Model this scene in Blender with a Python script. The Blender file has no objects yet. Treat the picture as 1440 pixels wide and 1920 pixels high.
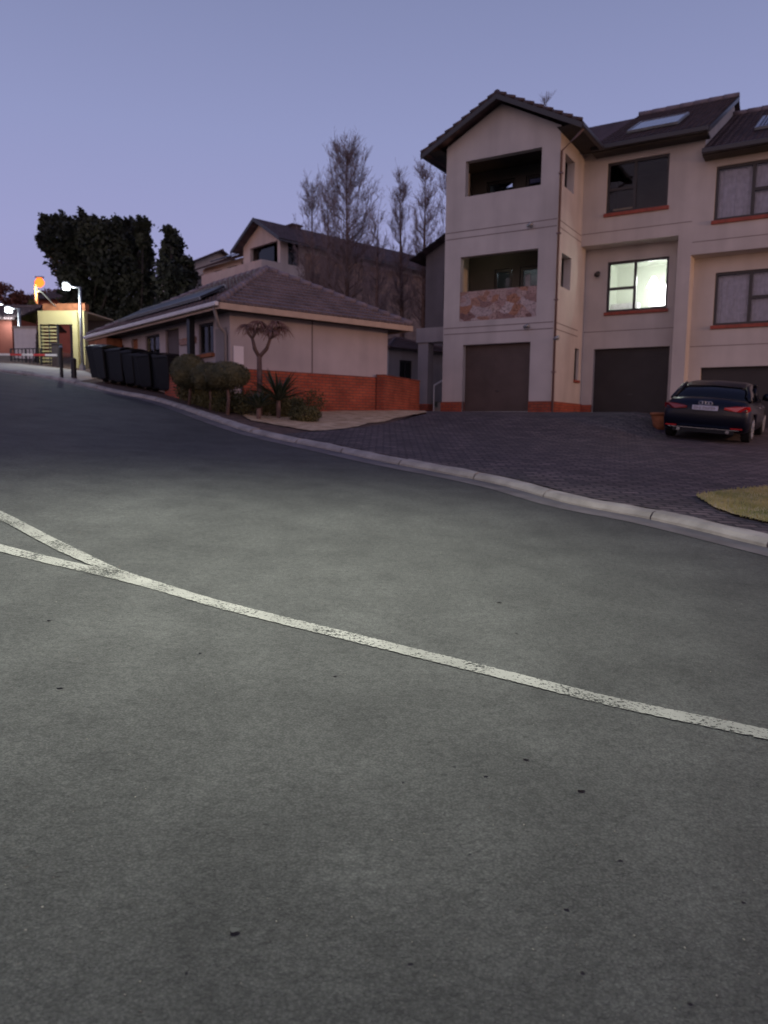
import bpy, math, random
from mathutils import Vector, Matrix
from math import sin, cos, pi, radians, atan, sqrt
random.seed(7)
S = bpy.context.scene
COL = S.collection
# ------------------------------------------------------------------ camera
F = 1400.0; PITCH = atan(160/1400); ROLL = .012
CAM = Vector((0, 0, 1.55))
r0 = Vector((1, 0, 0)); f0 = Vector((0, cos(PITCH), -sin(PITCH))); u0 = Vector((0, sin(PITCH), cos(PITCH)))
RR = r0*cos(ROLL)+u0*sin(ROLL); UU = -r0*sin(ROLL)+u0*cos(ROLL)
cd = bpy.data.cameras.new('camera'); cam = bpy.data.objects.new('camera', cd); COL.objects.link(cam)
cam.matrix_world = Matrix(((RR.x, UU.x, -f0.x, 0), (RR.y, UU.y, -f0.y, 0), (RR.z, UU.z, -f0.z, 1.55), (0, 0, 0, 1)))
cd.sensor_fit = 'VERTICAL'; cd.sensor_height = 36; cd.lens = 26.25
cd.clip_start = .05; cd.clip_end = 2000
cd.dof.use_dof = True; cd.dof.focus_distance = 3.6; cd.dof.aperture_fstop = 2.7
S.camera = cam
# ------------------------------------------------------------------ dusk sky
W = bpy.data.worlds.new('World'); S.world = W; W.use_nodes = True
nt = W.node_tree; N = nt.nodes; L = nt.links; N.clear()
out = N.new('ShaderNodeOutputWorld'); bg = N.new('ShaderNodeBackground'); L.new(bg.outputs[0], out.inputs[0])
tc = N.new('ShaderNodeTexCoord'); sp = N.new('ShaderNodeSeparateXYZ'); L.new(tc.outputs['Generated'], sp.inputs[0])
rp = N.new('ShaderNodeValToRGB'); L.new(sp.outputs['Z'], rp.inputs[0])
e = rp.color_ramp.elements
e[0].position = 0.0; e[0].color = (.36, .30, .50, 1)
e[1].position = 1.0; e[1].color = (.10, .115, .27, 1)
for p, c in ((.10, (.36, .33, .57)), (.22, (.335, .345, .595)), (.34, (.285, .315, .545)), (.48, (.22, .25, .44)), (.75, (.14, .165, .33))):
    n = e.new(p); n.color = (*c, 1)
mr = N.new('ShaderNodeMapRange'); mr.interpolation_type = 'SMOOTHSTEP'
L.new(sp.outputs['Y'], mr.inputs[0]); mr.inputs[1].default_value = .15; mr.inputs[2].default_value = -.85
mz = N.new('ShaderNodeMapRange'); mz.interpolation_type = 'SMOOTHSTEP'
L.new(sp.outputs['Z'], mz.inputs[0]); mz.inputs[1].default_value = .55; mz.inputs[2].default_value = .0
mm = N.new('ShaderNodeMath'); mm.operation = 'MULTIPLY'; L.new(mr.outputs[0], mm.inputs[0]); L.new(mz.outputs[0], mm.inputs[1])
mx = N.new('ShaderNodeMix'); mx.data_type = 'RGBA'; L.new(mm.outputs[0], mx.inputs[0]); L.new(rp.outputs[0], mx.inputs[6])
mx.inputs[7].default_value = (.84, .585, .585, 1)      # afterglow low in the sky behind the camera
L.new(mx.outputs[2], bg.inputs[0]); bg.inputs[1].default_value = 1.0
sd = bpy.data.lights.new('sun', 'SUN'); sun = bpy.data.objects.new('sun', sd); COL.objects.link(sun)
sd.energy = .12; sd.angle = radians(25); sd.color = (1, .6, .5)
sun.rotation_euler = (radians(80), 0, radians(-20))
vs = S.view_settings; vs.view_transform = 'Standard'; vs.look = 'None'; vs.exposure = 0; vs.gamma = 1

# ------------------------------------------------------------------ measuring
def ray(px, py): return f0+RR*((px-720)/F)+UU*((960-py)/F)
def at(px, py, Y):
    d = ray(px, py); return CAM+d*(Y/d.y)
def smooth(a, b, x):
    t = max(0, min(1, (x-a)/(b-a))); return t*t*(3-2*t)
TO = Vector((1.754, 23.4, 1.933)); TA = radians(-31.46)
def soft(v, lo, hi, k):
    if v > hi: return hi+k*(1-math.exp(-(v-hi)/k))
    if v < lo: return lo-k*(1-math.exp(-(lo-v)/k))
    return v
def Z(x, y):
    X = soft(x, -24, 24, 20); Y = soft(y, -14, 40, 14)
    l = -X-2
    z = .0907*Y-.033*X+.06*(l if l > 1 else (0 if l < -1 else (l+1)**2/4))
    dx, dy = x-TO.x, y-TO.y
    u = dx*cos(TA)+dy*sin(TA); v = -dx*sin(TA)+dy*cos(TA)
    w = smooth(-6.5, -.3, v)*smooth(7.0, 6.1, u)*smooth(-5.5, -1.5, u)
    return z*(1-w)+1.935*w
def gnd(px, py, h=0):
    d = ray(px, py); t = 1.0; step = .05; p = CAM
    while t < 120:
        p = CAM+d*t
        if p.z < Z(p.x, p.y)+h: break
        t += step
    a, b = t-step, t
    for _ in range(20):
        m = (a+b)/2; p = CAM+d*m
        if p.z < Z(p.x, p.y)+h: b = m
        else: a = m
    return p
# ------------------------------------------------------------------ materials
def mat(name, base, rough=.8, metal=0, noise=None, bump=None, spec=.5, emit=None, estr=0):
    """noise=(scale, amount, detail[, color2]); bump=(scale, strength, distance)"""
    m = bpy.data.materials.new(name); m.use_nodes = True
    n = m.node_tree.nodes; l = m.node_tree.links; b = n['Principled BSDF']
    b.inputs['Base Color'].default_value = (*base, 1); b.inputs['Roughness'].default_value = rough
    b.inputs['Metallic'].default_value = metal; b.inputs['Specular IOR Level'].default_value = spec
    if emit: b.inputs['Emission Color'].default_value = (*emit, 1); b.inputs['Emission Strength'].default_value = estr
    tcn = n.new('ShaderNodeTexCoord'); co = tcn.outputs['Object']
    if noise:
        t = n.new('ShaderNodeTexNoise'); t.inputs['Scale'].default_value = noise[0]; t.inputs['Detail'].default_value = noise[2]; l.new(co, t.inputs['Vector'])
        r = n.new('ShaderNodeMapRange'); l.new(t.outputs[0], r.inputs[0]); r.inputs[1].default_value = .35; r.inputs[2].default_value = .65
        x = n.new('ShaderNodeMix'); x.data_type = 'RGBA'; l.new(r.outputs[0], x.inputs[0])
        c2 = noise[3] if len(noise) > 3 else tuple(c*(1+noise[1]) for c in base)
        c1 = tuple(c*(1-noise[1]) for c in base)
        x.inputs[6].default_value = (*c1, 1); x.inputs[7].default_value = (*c2, 1); l.new(x.outputs[2], b.inputs['Base Color'])
        m['mix'] = x.name
    if bump:
        t2 = n.new('ShaderNodeTexNoise'); t2.inputs['Scale'].default_value = bump[0]; t2.inputs['Detail'].default_value = 4; l.new(co, t2.inputs['Vector'])
        bp = n.new('ShaderNodeBump'); bp.inputs['Strength'].default_value = bump[1]; bp.inputs['Distance'].default_value = bump[2]
        l.new(t2.outputs[0], bp.inputs['Height']); l.new(bp.outputs[0], b.inputs['Normal'])
    return m
def brickmat(name, c1, c2, mortar, bw=.22, bh=.075, msize=.01, wallaxes='uz', bumpd=.01, warp=0):
    m = bpy.data.materials.new(name); m.use_nodes = True
    n = m.node_tree.nodes; l = m.node_tree.links; b = n['Principled BSDF']; b.inputs['Roughness'].default_value = .85
    tcn = n.new('ShaderNodeTexCoord'); s = n.new('ShaderNodeSeparateXYZ'); l.new(tcn.outputs['Object'], s.inputs[0])
    c = n.new('ShaderNodeCombineXYZ')
    if wallaxes == 'uz':
        ad = n.new('ShaderNodeMath'); ad.operation = 'ADD'; l.new(s.outputs[0], ad.inputs[0]); l.new(s.outputs[1], ad.inputs[1])
        l.new(ad.outputs[0], c.inputs[0]); l.new(s.outputs[2], c.inputs[1])
    else:
        l.new(s.outputs[0], c.inputs[0]); l.new(s.outputs[1], c.inputs[1])
    src = c.outputs[0]
    if warp:
        nz = n.new('ShaderNodeTexNoise'); nz.inputs['Scale'].default_value = 3; l.new(src, nz.inputs['Vector'])
        vm = n.new('ShaderNodeVectorMath'); vm.operation = 'MULTIPLY_ADD'; l.new(nz.outputs['Color'], vm.inputs[0]); vm.inputs[1].default_value = (warp,)*3; l.new(src, vm.inputs[2]); src = vm.outputs[0]
    br = n.new('ShaderNodeTexBrick'); l.new(src, br.inputs['Vector'])
    br.inputs['Scale'].default_value = 1; br.inputs['Brick Width'].default_value = bw; br.inputs['Row Height'].default_value = bh
    br.inputs['Mortar Size'].default_value = msize; br.inputs['Mortar Smooth'].default_value = .3
    br.inputs['Color1'].default_value = (*c1, 1); br.inputs['Color2'].default_value = (*c2, 1); br.inputs['Mortar'].default_value = (*mortar, 1)
    t = n.new('ShaderNodeTexNoise'); t.inputs['Scale'].default_value = 1.7; t.inputs['Detail'].default_value = 6; l.new(tcn.outputs['Object'], t.inputs['Vector'])
    r = n.new('ShaderNodeMapRange'); l.new(t.outputs[0], r.inputs[0]); r.inputs[1].default_value = .3; r.inputs[2].default_value = .7; r.inputs[3].default_value = .65; r.inputs[4].default_value = 1.3
    x = n.new('ShaderNodeMix'); x.data_type = 'RGBA'; x.blend_type = 'MULTIPLY'; x.inputs[0].default_value = 1
    l.new(br.outputs[0], x.inputs[6]); l.new(r.outputs[0], x.inputs[7]); l.new(x.outputs[2], b.inputs['Base Color'])
    bp = n.new('ShaderNodeBump'); bp.invert = True; bp.inputs['Distance'].default_value = bumpd; bp.inputs['Strength'].default_value = .8
    l.new(br.outputs['Fac'], bp.inputs['Height']); l.new(bp.outputs[0], b.inputs['Normal'])
    return m
M = {}
M['stucco'] = mat('stucco', (.52, .475, .44), .9, noise=(1.1, .07, 8), bump=(60, .35, .004))
def streaks(m, amt=.07):
    n = m.node_tree.nodes; l = m.node_tree.links; b = n['Principled BSDF']; src = b.inputs['Base Color'].links[0].from_socket
    t = n.new('ShaderNodeTexCoord'); mp = n.new('ShaderNodeMapping'); mp.inputs['Scale'].default_value = (2.1, 2.1, .22); l.new(t.outputs['Object'], mp.inputs[0])
    z = n.new('ShaderNodeTexNoise'); z.inputs['Scale'].default_value = 1; z.inputs['Detail'].default_value = 7; l.new(mp.outputs[0], z.inputs['Vector'])
    r = n.new('ShaderNodeMapRange'); l.new(z.outputs[0], r.inputs[0]); r.inputs[1].default_value = .42; r.inputs[2].default_value = .72; r.inputs[3].default_value = 1.03; r.inputs[4].default_value = 1-amt*1.6
    x = n.new('ShaderNodeMix'); x.data_type = 'RGBA'; x.blend_type = 'MULTIPLY'; x.inputs[0].default_value = 1; l.new(src, x.inputs[6]); l.new(r.outputs[0], x.inputs[7]); l.new(x.outputs[2], b.inputs['Base Color'])
streaks(M['stucco'])
M['cream'] = mat('cream_plaster', (.58, .50, .45), .9, noise=(1.1, .07, 8)); streaks(M['cream'])
M['stucco_tinted'] = mat('light_tinted_plaster', (.46, .40, .40), .9, noise=(1.1, .08, 8), bump=(60, .35, .004)); streaks(M['stucco_tinted'])  # plaster tint carries the bluish pink light falling on the guardhouse
M['balcony'] = mat('balcony_shade_plaster', (.085, .08, .075), .9, noise=(1.3, .1, 8))  # plaster darkened so the balcony's shade sits in the colour
M['gate_yellow'] = mat('gate_plaster', (.50, .43, .20), .9, noise=(1.3, .08, 8), bump=(60, .35, .004))
M['stucco_gold'] = mat('stucco_gold', (.50, .42, .30), .9, noise=(1.3, .08, 8), bump=(60, .35, .004))
M['stucco_grey'] = mat('stucco_grey', (.30, .27, .27), .9, noise=(1.1, .1, 8), bump=(60, .35, .004))
M['stucco_shaded'] = mat('stucco_shaded', (.13, .115, .125), .9, noise=(1.1, .1, 8), bump=(60, .35, .004))  # darker stucco paints shade onto set-back and recessed walls
M['groove'] = mat('groove', (.2, .16, .15), .9)
M['soffit'] = mat('soffit', (.05, .045, .04), .8, noise=(3, .15, 3))
for k_ in ('stucco_gold', 'stucco_grey', 'stucco_shaded'): streaks(M[k_], .1)
M['brick'] = brickmat('red_brick', (.36, .066, .03), (.44, .10, .045), (.17, .07, .05), msize=.012)
M['brick_dim'] = brickmat('brown_brick', (.27, .18, .14), (.36, .24, .18), (.22, .16, .13), bw=.5, bh=.22)
M['paver'] = brickmat('paver', (.135, .10, .10), (.05, .04, .046), (.022, .018, .02), bw=.24, bh=.13, msize=.02, wallaxes='xy', bumpd=.03, warp=.05)
M['sill'] = mat('terracotta_sill', (.28, .055, .03), .6, noise=(9, .2, 4))
M['terracotta'] = mat('terracotta', (.33, .12, .05), .8, noise=(7, .25, 5), bump=(30, .3, .004))
M['frame'] = mat('dark_window_frame', (.022, .019, .02), .45)
M['darkroom'] = mat('dark_room', (.06, .055, .05), .9, noise=(1.5, .3, 3))  # near-black walls put the darkness of unlit rooms into the colour
M['roomwall'] = mat('room_wall', (.62, .65, .58), .8, noise=(1.2, .06, 3))
M['curtain'] = mat('curtain', (.72, .70, .74), .9, noise=(8, .12, 4))
M['blind'] = mat('blind', (.5, .38, .2), .8, noise=(5, .1, 4))
M['garage'] = mat('garage_door', (.085, .058, .05), .55, noise=(2, .15, 5), bump=(40, .2, .003))
M['garage_dark'] = mat('garage_door_dark', (.026, .022, .023), .6, noise=(2, .15, 5))
M['metal'] = mat('pipe_paint', (.20, .13, .13), .5)
M['gutter'] = mat('gutter_paint', (.035, .033, .036), .4)
M['steel'] = mat('galvanised', (.35, .36, .36), .45, .7, noise=(6, .15, 4))
M['tarmac_metal'] = mat('black_metal', (.012, .012, .013), .45)
M['fascia'] = mat('fascia_paint', (.46, .34, .25), .6, noise=(4, .08, 4))
M['white_paint'] = mat('white_paint', (.7, .68, .66), .5, noise=(5, .06, 4))
M['red_paint'] = mat('red_paint', (.5, .04, .04), .5)
M['bin'] = mat('bin_plastic', (.0035, .0045, .006), .38, noise=(5, .2, 4), bump=(25, .15, .004))
M['rubber'] = mat('rubber', (.012, .012, .012), .85)
M['kerb'] = mat('kerb_concrete', (.34, .305, .27), .9, noise=(3.5, .22, 9), bump=(45, .6, .012))
M['gutter_strip'] = mat('gutter_concrete', (.13, .115, .115), .9, noise=(2.5, .25, 9), bump=(50, .5, .01))
M['concrete'] = mat('concrete', (.34, .30, .26), .9, noise=(2, .15, 8), bump=(40, .4, .01))
M['sand'] = mat('dry_lawn', (.55, .37, .21), .95, noise=(4, .25, 9, (.66, .50, .32)), bump=(35, .9, .03))
M['soil'] = mat('soil', (.10, .06, .045), .95, noise=(5, .3, 9), bump=(30, .9, .03))
M['grassland'] = mat('grassland', (.09, .085, .05), .95, noise=(.4, .3, 9), bump=(20, .8, .03))
M['lawn'] = mat('lawn', (.34, .33, .10), .95, noise=(3, .35, 9, (.58, .46, .24)), bump=(40, .9, .02))
M['blade'] = mat('grass_blade', (.28, .33, .09), .8, noise=(1.2, .3, 6, (.52, .43, .18)))
M['leaf_dark'] = mat('conifer_leaf', (.016, .021, .014), .8, noise=(.9, .4, 6, (.04, .042, .022)))
M['leaf_top'] = mat('topiary_leaf', (.065, .07, .03), .75, noise=(3, .3, 6, (.13, .115, .05)))
M['leaf_low'] = mat('groundcover_leaf', (.06, .075, .025), .75, noise=(1.6, .4, 6, (.15, .13, .045)))
M['leaf_red'] = mat('rust_redlit_leaf', (.16, .06, .04), .8, noise=(1.2, .3, 6))  # rust brown; also paints reddish lamplight into the left edge tree
M['leaf_olive'] = mat('olive_leaf', (.12, .10, .03), .8, noise=(1.2, .3, 6))
M['aloe'] = mat('aloe_leaf', (.028, .042, .022), .5, noise=(4, .3, 4))
M['aloe_dry'] = mat('aloe_rosette', (.26, .14, .11), .7, noise=(5, .35, 4))
M['bark'] = mat('bark', (.14, .085, .07), .9, noise=(6, .3, 8), bump=(25, .7, .02))
M['bark_dark'] = mat('bark_dark', (.035, .025, .02), .9, noise=(6, .3, 8))
M['twig'] = mat('twig', (.22, .165, .17), .9, noise=(2, .25, 4))
M['asph_spot'] = mat('tar_spot', (.035, .035, .033), .8)
M['pebble'] = mat('pebble', (.19, .18, .15), .9, noise=(20, .4, 3))
M['notice'] = mat('notice_board', (.75, .70, .74), .5)
M['solar'] = mat('solar_glass', (.05, .07, .12), .12, .0, spec=1)
M['pv_black'] = mat('pv_black', (.012, .012, .018), .45)
M['pv'] = mat('solar_tube', (.16, .18, .26), .25, .3)
M['red_render'] = mat('reddish_render', (.30, .10, .07), .9, noise=(1, .15, 5))  # reddish wall colour of the brick building and the far house

def rooftile(name, base):
    m = mat(name, base, .75, noise=(2.2, .22, 8)); n = m.node_tree.nodes; l = m.node_tree.links
    tcn = n.new('ShaderNodeTexCoord'); s = n.new('ShaderNodeSeparateXYZ'); l.new(tcn.outputs['UV'], s.inputs[0])
    w = n.new('ShaderNodeMath'); w.operation = 'SINE'; ml = n.new('ShaderNodeMath'); ml.operation = 'MULTIPLY'; ml.inputs[1].default_value = 2*pi/.2
    l.new(s.outputs[0], ml.inputs[0]); l.new(ml.outputs[0], w.inputs[0])
    bp = n.new('ShaderNodeBump'); bp.inputs['Distance'].default_value = .035; bp.inputs['Strength'].default_value = 1; l.new(w.outputs[0], bp.inputs['Height'])
    l.new(bp.outputs[0], n['Principled BSDF'].inputs['Normal']); return m
M['tile'] = rooftile('dark_tile', (.075, .05, .052))
M['tile_guard'] = rooftile('weathered_tile', (.205, .165, .175))
M['tile_far'] = rooftile('far_tile', (.10, .065, .065))

def stone_mat():
    m = bpy.data.materials.new('stone_cladding'); m.use_nodes = True; n = m.node_tree.nodes; l = m.node_tree.links; b = n['Principled BSDF']; b.inputs['Roughness'].default_value = .9
    tcn = n.new('ShaderNodeTexCoord')
    nz = n.new('ShaderNodeTexNoise'); nz.inputs['Scale'].default_value = 3; l.new(tcn.outputs['Object'], nz.inputs['Vector'])
    vm = n.new('ShaderNodeVectorMath'); vm.operation = 'MULTIPLY_ADD'; l.new(nz.outputs['Color'], vm.inputs[0]); vm.inputs[1].default_value = (.25,)*3; l.new(tcn.outputs['Object'], vm.inputs[2])
    mp = n.new('ShaderNodeMapping'); mp.inputs['Scale'].default_value = (3.2, 3.2, 4.8); l.new(vm.outputs[0], mp.inputs[0])
    v = n.new('ShaderNodeTexVoronoi'); v.inputs['Scale'].default_value = 1; l.new(mp.outputs[0], v.inputs['Vector'])
    v2 = n.new('ShaderNodeTexVoronoi'); v2.feature = 'DISTANCE_TO_EDGE'; l.new(mp.outputs[0], v2.inputs['Vector'])
    s = n.new('ShaderNodeSeparateColor'); l.new(v.outputs['Color'], s.inputs[0])
    r = n.new('ShaderNodeValToRGB'); l.new(s.outputs[0], r.inputs[0]); e = r.color_ramp.elements
    e[0].color = (.26, .14, .12, 1); e[1].color = (.68, .54, .50, 1)
    for p, c in ((.3, (.50, .32, .28)), (.5, (.62, .46, .40)), (.68, (.48, .22, .12)), (.85, (.56, .44, .42))):
        q = e.new(p); q.color = (*c, 1)
    g = n.new('ShaderNodeMapRange'); l.new(v2.outputs[0], g.inputs[0]); g.inputs[1].default_value = 0; g.inputs[2].default_value = .07; g.inputs[3].default_value = .45
    x = n.new('ShaderNodeMix'); x.data_type = 'RGBA'; x.blend_type = 'MULTIPLY'; x.inputs[0].default_value = 1; l.new(r.outputs[0], x.inputs[6]); l.new(g.outputs[0], x.inputs[7])
    l.new(x.outputs[2], b.inputs['Base Color'])
    bp = n.new('ShaderNodeBump'); bp.inputs['Distance'].default_value = .06; bp.inputs['Strength'].default_value = 1; l.new(g.outputs[0], bp.inputs['Height']); l.new(bp.outputs[0], b.inputs['Normal'])
    return m
M['stone'] = stone_mat()

def asphalt():
    m = bpy.data.materials.new('asphalt'); m.use_nodes = True; n = m.node_tree.nodes; l = m.node_tree.links; b = n['Principled BSDF']
    b.inputs['Roughness'].default_value = .82; b.inputs['Specular IOR Level'].default_value = .35
    tcn = n.new('ShaderNodeTexCoord'); co = tcn.outputs['Object']
    def nz(sc, det=8, rough=.55):
        t = n.new('ShaderNodeTexNoise'); t.inputs['Scale'].default_value = sc; t.inputs['Detail'].default_value = det; t.inputs['Roughness'].default_value = rough; l.new(co, t.inputs['Vector']); return t.outputs[0]
    def rng(s, a, b_, c, d):
        r = n.new('ShaderNodeMapRange'); l.new(s, r.inputs[0]); r.inputs[1].default_value = a; r.inputs[2].default_value = b_; r.inputs[3].default_value = c; r.inputs[4].default_value = d; return r.outputs[0]
    def mul(a, b_):
        q = n.new('ShaderNodeMath'); q.operation = 'MULTIPLY'; l.new(a, q.inputs[0]); l.new(b_, q.inputs[1]); return q.outputs[0]
    f = mul(mul(rng(nz(.35, 4), .3, .7, .76, 1.2), rng(nz(2.3, 6), .3, .7, .78, 1.2)), rng(nz(26, 5, .7), .3, .7, .74, 1.28))
    sp_ = n.new('ShaderNodeTexVoronoi'); sp_.inputs['Scale'].default_value = 95; l.new(co, sp_.inputs['Vector'])
    f = mul(f, rng(sp_.outputs['Distance'], 0, .75, 1.32, .74))
    pit = n.new('ShaderNodeTexVoronoi'); pit.inputs['Scale'].default_value = 5.2; l.new(co, pit.inputs['Vector'])
    pf = rng(pit.outputs['Distance'], .03, .07, .7, 1.0); f = mul(f, pf)
    # hairline cracks
    wv = n.new('ShaderNodeTexNoise'); wv.inputs['Scale'].default_value = 1.1; l.new(co, wv.inputs['Vector'])
    va = n.new('ShaderNodeVectorMath'); va.operation = 'MULTIPLY_ADD'; l.new(wv.outputs['Color'], va.inputs[0]); va.inputs[1].default_value = (1.2,)*3; l.new(co, va.inputs[2])
    cr = n.new('ShaderNodeTexVoronoi'); cr.feature = 'DISTANCE_TO_EDGE'; cr.inputs['Scale'].default_value = .42; l.new(va.outputs[0], cr.inputs['Vector'])
    c0 = rng(cr.outputs['Distance'], .0, .0045, 0, 1); ms = rng(nz(.9, 3), .46, .56, 1, 0)
    mxx = n.new('ShaderNodeMath'); mxx.operation = 'MAXIMUM'; l.new(c0, mxx.inputs[0]); l.new(ms, mxx.inputs[1])
    f = mul(f, rng(mxx.outputs[0], 0, 1, .88, 1))
    cc = n.new('ShaderNodeCombineColor')
    for i, k in enumerate((.071, .0715, .067)):
        q = n.new('ShaderNodeMath'); q.operation = 'MULTIPLY'; q.inputs[1].default_value = k; l.new(f, q.inputs[0]); l.new(q.outputs[0], cc.inputs[i])
    l.new(cc.outputs[0], b.inputs['Base Color'])
    h = n.new('ShaderNodeMath'); h.operation = 'ADD'; l.new(rng(nz(38, 6, .75), 0, 1, 0, 1.3), h.inputs[0])
    hh = n.new('ShaderNodeMath'); hh.operation = 'ADD'; l.new(rng(nz(6, 4), 0, 1, 0, 1.4), hh.inputs[0]); l.new(pf, hh.inputs[1]); l.new(hh.outputs[0], h.inputs[1])
    bp = n.new('ShaderNodeBump'); bp.inputs['Distance'].default_value = .02; bp.inputs['Strength'].default_value = .8; l.new(h.outputs[0], bp.inputs['Height']); l.new(bp.outputs[0], b.inputs['Normal'])
    return m
M['asphalt'] = asphalt()
def linepaint():
    m = mat('line_paint', (.235, .23, .205), .85, noise=(2.5, .18, 10), bump=(60, .6, .006)); n = m.node_tree.nodes; l = m.node_tree.links
    t = n.new('ShaderNodeTexCoord'); o = n['Material Output']; p = n['Principled BSDF']
    a = n.new('ShaderNodeTexNoise'); a.inputs['Scale'].default_value = 55; a.inputs['Detail'].default_value = 6; a.inputs['Roughness'].default_value = .75; l.new(t.outputs['Object'], a.inputs['Vector'])
    b_ = n.new('ShaderNodeTexNoise'); b_.inputs['Scale'].default_value = 3.5; b_.inputs['Detail'].default_value = 3; l.new(t.outputs['Object'], b_.inputs['Vector'])
    q = n.new('ShaderNodeMath'); q.operation = 'MULTIPLY_ADD'; l.new(b_.outputs[0], q.inputs[0]); q.inputs[1].default_value = .35; l.new(a.outputs[0], q.inputs[2])
    r = n.new('ShaderNodeMapRange'); l.new(q.outputs[0], r.inputs[0]); r.inputs[1].default_value = .585; r.inputs[2].default_value = .65; r.inputs[3].default_value = 0; r.inputs[4].default_value = 1
    tr = n.new('ShaderNodeBsdfTransparent'); x = n.new('ShaderNodeMixShader'); l.new(r.outputs[0], x.inputs[0]); l.new(tr.outputs[0], x.inputs[1]); l.new(p.outputs[0], x.inputs[2]); l.new(x.outputs[0], o.inputs[0])
    return m
M['line'] = linepaint()
def glass(name, tint=(.86, .86, .88), refl=.25):
    m = bpy.data.materials.new(name); m.use_nodes = True; n = m.node_tree.nodes; l = m.node_tree.links; n.clear()
    o = n.new('ShaderNodeOutputMaterial'); t = n.new('ShaderNodeBsdfTransparent'); t.inputs[0].default_value = (*tint, 1)
    g = n.new('ShaderNodeBsdfGlossy'); g.inputs[1].default_value = .03
    fr = n.new('ShaderNodeLayerWeight'); fr.inputs[0].default_value = refl
    x = n.new('ShaderNodeMixShader'); l.new(fr.outputs['Fresnel'], x.inputs[0]); l.new(t.outputs[0], x.inputs[1]); l.new(g.outputs[0], x.inputs[2]); l.new(x.outputs[0], o.inputs[0]); return m
M['glass'] = glass('window_glass')
M['glass_dark'] = glass('tinted_glass', (.05, .05, .06), .35)
def emis(name, col, s):
    m = bpy.data.materials.new(name); m.use_nodes = True; n = m.node_tree.nodes; n.clear()
    o = n.new('ShaderNodeOutputMaterial'); q = n.new('ShaderNodeEmission'); q.inputs[0].default_value = (*col, 1); q.inputs[1].default_value = s
    m.node_tree.links.new(q.outputs[0], o.inputs[0]); return m
M['lamp_white'] = emis('lamp_led', (.85, .95, 1), 14)
M['lamp_orange'] = emis('lamp_sodium', (1, .15, .018), 3.2)
M['lamp_room'] = emis('lamp_room', (.97, 1, .93), 16)
M['lamp_warm'] = emis('lamp_warm', (1, .72, .35), 7)

# ------------------------------------------------------------------ mesh helper
class MB:
    def __init__(s): s.v = []; s.f = []; s.uv = {}
    def quad(s, *p, uv=None):
        k = len(s.v); s.v += [tuple(q) for q in p]; s.f.append(tuple(range(k, k+len(p))))
        if uv: s.uv[len(s.f)-1] = uv
        return s
    def box(s, x0, x1, y0, y1, z0, z1, mtx=None):
        P = [(x, y, z) for z in (z0, z1) for y in (y0, y1) for x in (x0, x1)]
        if mtx: P = [tuple(mtx @ Vector(p)) for p in P]
        k = len(s.v); s.v += P
        for f in ((0, 2, 3, 1), (4, 5, 7, 6), (0, 1, 5, 4), (2, 6, 7, 3), (0, 4, 6, 2), (1, 3, 7, 5)): s.f.append(tuple(k+i for i in f))
        return s
    def prism(s, pts, d):   # pts: polygon (3d), extruded by vector d
        k = len(s.v); n = len(pts); d = Vector(d)
        s.v += [tuple(p) for p in pts]+[tuple(Vector(p)+d) for p in pts]
        s.f.append(tuple(range(k+n-1, k-1, -1))); s.f.append(tuple(range(k+n, k+2*n)))
        for i in range(n): j = (i+1) % n; s.f.append((k+i, k+j, k+n+j, k+n+i))
        return s
    def tube(s, pts, rad, n=8, caps=True):
        pts = [Vector(p) for p in pts]; R = rad if isinstance(rad, (list, tuple)) else [rad]*len(pts); k0 = len(s.v)
        for i, p in enumerate(pts):
            d = (pts[min(i+1, len(pts)-1)]-pts[max(i-1, 0)]).normalized()
            a = Vector((0, 0, 1)) if abs(d.z) < .9 else Vector((1, 0, 0))
            e1 = d.cross(a).normalized(); e2 = d.cross(e1)
            for j in range(n):
                t = 2*pi*j/n; s.v.append(tuple(p+(e1*cos(t)+e2*sin(t))*R[i]))
        for i in range(len(pts)-1):
            for j in range(n): a = k0+i*n+j; b = k0+i*n+(j+1) % n; s.f.append((a, b, b+n, a+n))
        if caps: s.f.append(tuple(k0+j for j in range(n-1, -1, -1))); s.f.append(tuple(k0+(len(pts)-1)*n+j for j in range(n)))
        return s
    def build(s, name, m, parent=None, loc=(0, 0, 0), rz=0, bevel=0, smooth_=False):
        me = bpy.data.meshes.new(name); me.from_pydata(s.v, [], s.f)
        if s.uv:
            ul = me.uv_layers.new(name='UVMap')
            for fi, uv in s.uv.items():
                for li, c in zip(me.polygons[fi].loop_indices, uv): ul.data[li].uv = c
        me.materials.append(m)
        if smooth_: me.polygons.foreach_set('use_smooth', [True]*len(me.polygons))
        me.update(); o = bpy.data.objects.new(name, me); COL.objects.link(o)
        o.location = loc; o.rotation_euler = (0, 0, rz)
        if parent: o.parent = parent
        if bevel:
            b = o.modifiers.new('bevel', 'BEVEL'); b.width = bevel; b.segments = 2; b.limit_method = 'ANGLE'
        return o
def tag(o, label=None, cat=None, group=None, kind=None):
    if label: o['label'] = label
    if cat: o['category'] = cat
    if group: o['group'] = group
    if kind: o['kind'] = kind
    return o
def empty(name, loc, rz=0, **k):
    o = bpy.data.objects.new(name, None); COL.objects.link(o); o.location = loc; o.rotation_euler = (0, 0, rz); o.empty_display_size = .2
    return tag(o, **k)
def copy_tree(o, parent=None):
    c = o.copy(); COL.objects.link(c); c.parent = parent
    for ch in list(o.children): copy_tree(ch, c)
    return c
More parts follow.
